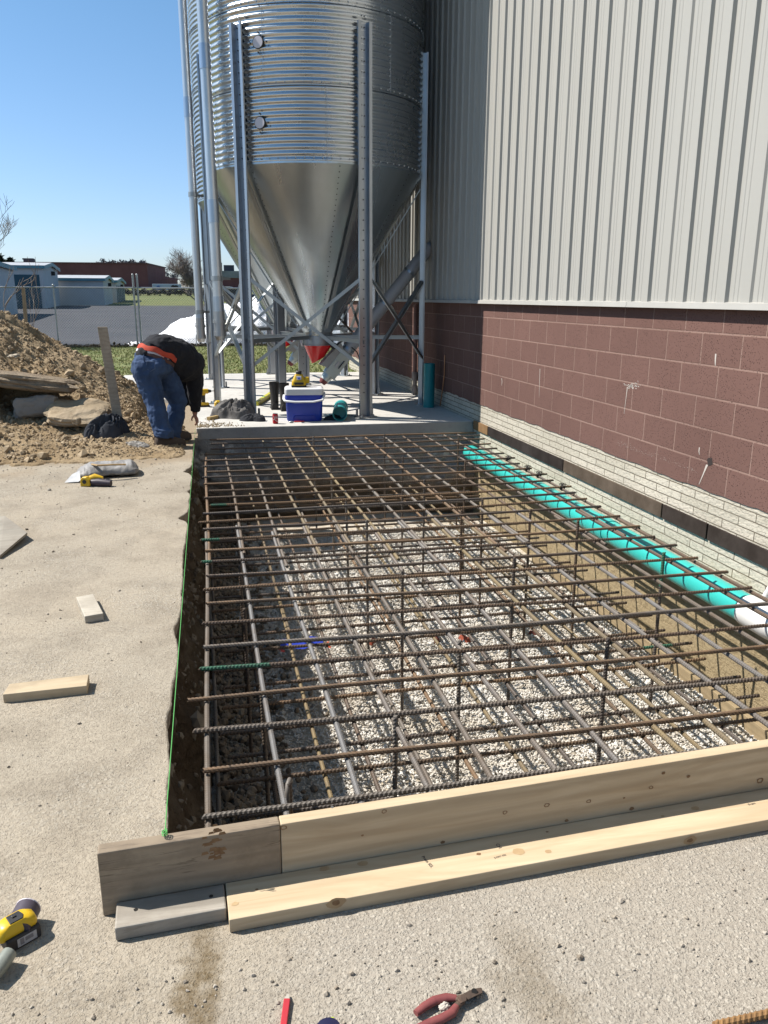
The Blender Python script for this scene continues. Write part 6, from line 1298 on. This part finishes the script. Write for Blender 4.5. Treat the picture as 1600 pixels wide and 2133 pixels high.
# trailer parked before the warehouse
t0 = atD(318, 606, 150); t1 = atD(378, 606, 150); zt3 = atD(350, 591.5, 150).z; zl = zt3-1.25
e = empty('box_trailer', ((t0.x+t1.x)/2, t0.y, gz(t0.y)), 'pale blue white box trailer parked before the red warehouse', 'trailer')
MB().box(((t0.x+t1.x)/2, t0.y+1.2, (zl+zt3)/2-.3), (t1.x-t0.x, 2.4, zt3-zl+.6)).build('box', pm('trailer white', (.40, .47, .58), (.46, .52, .62), .4, .5), e, None, .05)
b0 = atD(330, 599, 149.9); MB().cyl((b0.x, b0.y-.12, b0.z), (b0.x, b0.y+.1, b0.z), .34, None, 20).build('round_emblem', m_plain('emblem blue', (.05, .13, .36), .5), e, 40)
for k in (.72, .82):
    MB().cyl((t0.x+(t1.x-t0.x)*k, t0.y-.05, gz(t0.y)+.45), (t0.x+(t1.x-t0.x)*k, t0.y+.3, gz(t0.y)+.45), .45, None, 16).build('wheel', M_BLK, e, 40)
# dark hedge line and far trees
def tuft(name, pxa, pxb, pyb, pyt, D, n, mat, label, cat, seed, s0=.25, kind='stuff'):
    rnd = random.Random(seed); m = MB()
    for k in range(n):
        px = rnd.uniform(pxa, pxb); hN = (.55+.45*math.sin(px*.31+seed))*.5+.5*rnd.random(); py = pyb+(pyt-pyb)*rnd.random()**.8*hN; c = atD(px, py, D+rnd.uniform(-1, 1)); s = rnd.uniform(.5, 1.2)*s0
        m.add([c+Vector((rnd.gauss(0, s), rnd.gauss(0, s), rnd.gauss(0, s))) for _ in range(3)], [(0, 1, 2)])
    o = m.build(name, mat); tag(o, label, cat, kind=kind); return o
tuft('hedge', 240, 440, 612, 600, 100, 2600, pm('dark brush', (.045, .04, .038), (.07, .06, .05), 1, .9), 'low dark brush line at the far edge of the field', 'hedge', 3, .14)
tuft('far_trees', 200, 306, 552, 541, 215, 900, pm('far bare wood', (.22, .21, .22), (.16, .15, .165), 1, .9), 'line of hazy bare treetops beyond the red warehouse', 'trees', 4, .32)
tuft('far_trees', 310, 372, 585, 548, 230, 900, pm('far bare wood', (.22, .21, .22), (.16, .15, .165), 1, .9), 'hazy bare treetops right of the red warehouse', 'trees', 6, .26)
tuft('far_trees', 462, 500, 580, 568, 240, 400, pm('far bare wood', (.22, .21, .22), (.16, .15, .165), 1, .9), 'hazy bare treetops above the maroon warehouse', 'trees', 7, .26)
# two parked cars seen between the legs
def car(px, py, D, col, label, L=4.3, hd=0.0):
    p = atD(px, py, D); z = gz(p.y); e = empty('parked_car', (p.x, p.y, z), label, 'car', 'cars parked beyond the lot'); Mx = Matrix.Translation((p.x, p.y, z)) @ rotz(hd)
    m = MB(); m.M = Mx; side = [(-L/2, .35), (-L/2, .85), (-L*.32, .92), (-L*.22, 1.4), (L*.12, 1.42), (L*.26, .95), (L/2, .8), (L/2, .35)]
    m.loft([[(x, y, zz) for x, zz in side] for y in (-.85, .85)]); m.build('body', pm('car paint %d' % int(col[2]*100), col, None, 1, .3), e, None, .08)
    m = MB(); m.M = Mx; m.hull8([(-L*.20, -.865, 1.33), (L*.10, -.865, 1.34), (L*.20, -.865, .98), (-L*.29, -.865, .98)], [(-L*.20, -.80, 1.33), (L*.10, -.80, 1.34), (L*.20, -.80, .98), (-L*.29, -.80, .98)]); m.build('window', M_RIM, e)
    for sx in (-L*.31, L*.31): m = MB(); m.M = Mx; m.cyl((sx, -.88, .32), (sx, -.70, .32), .32, None, 14); m.build('wheel', M_BLK, e, 40)
car(486, 618, 62, (.035, .06, .13), 'dark blue car parked beyond the fence, seen between the bin legs', 4.4, .1)
car(470, 612, 70, (.30, .33, .30), 'pale grey green car parked behind the dark blue one', 4.2, -.1)

# ------------------------------------------------------------------ the bending worker
def soft(o, voxel, sm=6, disp=None, seed=0, smoothf=.5):
    r_ = o.modifiers.new('remesh', 'REMESH'); r_.mode = 'VOXEL'; r_.voxel_size = voxel; r_.use_smooth_shade = True
    s = o.modifiers.new('smooth', 'SMOOTH'); s.iterations = sm; s.factor = smoothf
    if disp:
        for k, (sz, st) in enumerate(disp):
            t = bpy.data.textures.new('folds', 'CLOUDS'); t.noise_scale = sz; t.noise_depth = 2; t.noise_basis = 'ORIGINAL_PERLIN'
            d = o.modifiers.new('folds', 'DISPLACE'); d.texture = t; d.strength = st; d.mid_level = .5; d.texture_coords = 'LOCAL'
    return o
hp = lambda x, y, d: GY(x, y, d)
FEET = G(362, 931, 0.0); root = (FEET.x, 8.62, 0.0)
M_SKIN = pm('skin', (.42, .22, .155), (.36, .17, .12), 12, .5, 0, .05, 60)
M_JEANS = pm('blue denim', (.048, .092, .195), (.022, .045, .105), 7, .9, 0, .35, 240, .003, stretch=(1, 1, .5)); M_HOOD = pm('black hoodie', (.012, .013, .018), (.02, .021, .027), 6, .95, 0, .35, 90, .005)
legL = [hp(303, 768, 8.54), hp(312, 800, 8.52), hp(324, 842, 8.49), hp(332, 878, 8.44), hp(342, 910, 8.40)]
legR = [hp(334, 772, 8.74), hp(352, 803, 8.78), hp(371, 838, 8.82), hp(364, 875, 8.76), hp(357, 912, 8.70)]
tor = [hp(320, 766, 8.65), hp(324, 750, 8.67), hp(336, 739, 8.73), hp(358, 741, 8.83), hp(381, 754, 8.94), hp(398, 765, 9.02)]
armR = [hp(400, 764, 8.98), hp(406, 785, 9.02), hp(408, 818, 9.08), hp(407, 842, 9.12), hp(406, 862, 9.15)]
armL = [hp(384, 768, 9.16), hp(386, 800, 9.20), hp(384, 832, 9.16), hp(378, 852, 9.10)]
m = MB()
m.tube(legL, [.10, .085, .065, .06, .05], 12); m.tube(legR, [.10, .085, .065, .06, .05], 12)
m.tube(tor, [.16, .155, .145, .15, .145, .09], 16); m.tube([tor[-1], hp(405, 772, 9.08), hp(408, 782, 9.12)], [.07, .06, .055], 12)
m.sphere(hp(409, 790, 9.16), (.075, .095, .10), 16, 12)
hd = hp(409, 790, 9.16)
m.sphere(hd+Vector((.055, .06, -.04)), (.018, .022, .022), 8, 6); m.sphere(hd+Vector((-.02, -.07, .0)), (.022, .012, .03), 8, 6); m.sphere(hd+Vector((.03, .07, -.075)), (.03, .02, .012), 8, 6)
m.tube(armR, [.075, .052, .042, .036, .029], 12); m.tube(armL, [.07, .05, .04, .034], 12)
# right hand reaching down to the slab corner: palm, four curled fingers and a thumb
W = hp(406, 862, 9.15); K = hp(409, 873, 9.155)
m.tube([W, W.lerp(K, .5), K], [(.030, .020), (.040, .019), (.042, .017)], 12, 0, True, 1.0, up=(0, 1, .1))
for i, (dx, L_) in enumerate(((-.030, .062), (-.010, .072), (.011, .068), (.030, .055))):
    b = K+Vector((dx*.35+.004, dx*.95, -.002)); p1 = b+Vector((.006, 0, -L_*.45)); p2 = p1+Vector((-.008, .004, -L_*.32)); p3 = p2+Vector((-.016, .004, -L_*.22))
    m.tube([b+Vector((0, 0, .018)), b, p1, p2, p3], [.0095, .0095, .009, .0085, .007], 8)
b = W.lerp(K, .35)+Vector((-.020, -.026, 0)); m.tube([b+Vector((.012, .01, .01)), b+Vector((-.014, -.008, -.014)), b+Vector((-.022, -.010, -.036)), b+Vector((-.016, -.008, -.056))], [.013, .0115, .010, .008], 8)
W2 = armL[-1]
for i in range(4): m.tube([W2+Vector((0, (i-1.5)*.018, 0)), W2+Vector((-.02, (i-1.5)*.02, -.04)), W2+Vector((-.045, (i-1.5)*.02, -.06))], [.010, .009, .007], 8)
m.tube([W2+Vector((0, -.03, 0)), W2+Vector((.01, -.05, -.03)), W2+Vector((.0, -.05, -.05))], [.012, .010, .008], 8)
body = m.build('person', M_SKIN, None, None, origin=root); soft(body, .0065, 3); tag(body, 'person in a black hoodie and blue jeans bending over to the slab corner', 'person')
m = MB(); m.tube([legL[0]+Vector((0, 0, .08))]+legL, [.13, .142, .125, .098, .094, .092], 18); m.tube([legR[0]+Vector((0, 0, .08))]+legR, [.13, .145, .130, .102, .096, .092], 18)
m.tube([hp(318, 786, 8.65), hp(319, 768, 8.65), hp(322, 752, 8.66), hp(324, 745, 8.67)], [(.12, .14), (.195, .195), (.198, .19), (.19, .185)], 20)
m.sphere(hp(300, 762, 8.54), (.12, .12, .125), 14, 10); m.sphere(hp(325, 764, 8.54), (.12, .12, .12), 14, 10)
for lg in (legL, legR):
    for t in (.0, .035, .07): m.tube([lg[-1]+Vector((0, 0, t+.0)), lg[-1]+Vector((.004, 0, t+.022))], [.104, .094], 16)
je = m.build('jeans', M_JEANS, body); soft(je, .010, 3, ((.15, .045), (.045, .028)))
ax_ = Vector((.36, .22, .9)).normalized(); bc = hp(323, 748, 8.66)
def ring_band(c, ax, r, h, mat, name, parent, wob=0.0, seed=0, ell=1.0):
    u = ax.cross(Vector((0, 1, 0))).normalized(); v = ax.cross(u); rings = []
    for k, (rr, hh) in enumerate(((r-.012, -h/2), (r, -h/2), (r+.003, 0), (r, h/2), (r-.012, h/2))):
        rings.append([c+u*(math.cos(a)*rr*ell)+v*(math.sin(a)*rr)+ax*(hh+wob*math.sin(a*7+seed)*(.6 if k in (0, 1) else 1)) for a in np.linspace(0, 2*math.pi, 49)[:-1]])
    mm = MB(); mm.loft(rings, 0, False); return mm.build(name, mat, parent, 60)
belt = ring_band(bc, ax_, .198, .034, pm('brown belt', (.10, .045, .035), None, 20, .6), 'belt', body)
ring_band(bc+ax_*.028+Vector((-.015, -.01, 0)), ax_, .186, .030, pm('white undershirt', (.72, .71, .74), (.6, .6, .64), 20, .8), 'undershirt', body, .004, 2)
ring_band(bc+ax_*.058+Vector((.005, -.012, 0)), ax_, .202, .052, pm('orange shirt', (.58, .085, .045), (.48, .06, .03), 14, .85), 'orange_shirt', body, .008, 4)
m = MB(); m.tube([hp(300, 739, 8.42)+Vector((0, .01, .0)), hp(299, 748, 8.42), hp(303, 760, 8.41)], .007, 6); m.build('belt_loop', M_JEANS, je, 60)
for pts in ([(306, 752), (322, 754), (323, 768), (313, 774), (305, 767)],):
    m = MB(); m.tube([hp(x, y, 8.405) for x, y in pts+pts[:1]], .0035, 5); m.build('pocket_seam', pm('seam pale', (.12, .17, .28), None, 30, .9), je, 60)
m = MB()
m.tube([hp(324, 744, 8.68), hp(331, 737, 8.71), hp(345, 736, 8.78), hp(362, 743, 8.85), hp(383, 756, 8.95), hp(399, 768, 9.03), hp(405, 776, 9.07)], [.196, .205, .198, .205, .205, .16, .09], 22)
m.sphere(hp(306, 736, 8.62), (.10, .14, .10), 14, 10); m.sphere(hp(372, 770, 8.95), (.14, .14, .13), 14, 10)
m.tube([armR[0]]+[hp(404, 780, 9.0), hp(407, 818, 9.08), hp(407, 840, 9.12), hp(406, 856, 9.14)], [.115, .098, .086, .068, .050], 16)
m.tube([armL[0], armL[1], armL[2], armL[3]+Vector((0, 0, .02))], [.10, .08, .07, .05], 14)
m.sphere(hp(411, 752, 9.06), (.075, .12, .10), 14, 10); m.tube([hp(404, 748, 9.06), hp(414, 752, 9.10), hp(420, 764, 9.12)], [.06, .062, .045], 12)
ho = m.build('hoodie', M_HOOD, body); soft(ho, .011, 3, ((.14, .04), (.05, .024)))
m = MB(); m.sphere(hd+Vector((0, -.01, .02)), (.083, .10, .095), 16, 12); hr = m.build('hair', pm('dark hair', (.03, .022, .016), None, 40, .7, 0, .5, 150), body); soft(hr, .012, 2)
M_BOOT = pm('brown work boot', (.055, .035, .024), (.085, .058, .04), 12, .7, 0, .2, 80)
for c, dy in ((legL[-1], 0), (legR[-1], .02)):
    fx_, fy_ = c.x, c.y; d = Vector((.94, .34, 0)); s = Vector((-.34, .94, 0)); z0 = .0 if dy == 0 else .02; m = MB()
    sec = lambda t, w_, h_: [Vector((fx_, fy_, z0))+d*t+s*(w_*a_)+Vector((0, 0, h_*b_)) for a_, b_ in ((-1, .12), (-.95, .5), (-.6, .92), (0, 1), (.6, .92), (.95, .5), (1, .12), (0, .1))]
    m.loft([sec(-.095, .035, .11), sec(-.07, .046, .15), sec(.0, .048, .15), sec(.07, .050, .12), (sec(.14, .052, .095)), sec(.19, .046, .08), sec(.215, .028, .06)]); bo = m.build('boot', M_BOOT, body, 60)
    m = MB(); m.loft([[Vector((fx_, fy_, z0))+d*t+s*w_*1.1+Vector((0, 0, zz)) for t, w_ in ((-.10, -.03), (-.10, .03), (-.02, .046), (.10, .050), (.19, .045), (.225, .0), (.19, -.045), (.10, -.050), (-.02, -.046))] for zz in (.0, .026)]); m.build('sole', M_RUB, bo)
# orange cloth with a pale end behind the legs
e = MB(); e.tube([hp(295, 786, 9.0), hp(299, 800, 8.98), hp(303, 815, 8.95), hp(308, 824, 8.93)], [(.03, .05), (.045, .05), (.05, .05), (.045, .045)], 14)
o = e.build('orange_sleeve', pm('orange cloth', (.60, .085, .03), (.45, .06, .02), 14, .85, 0, .3, 80), None); soft(o, .011, 3, ((.06, .03),)); tag(o, 'orange cloth sleeve hanging behind the bending person, left of the legs', 'cloth')
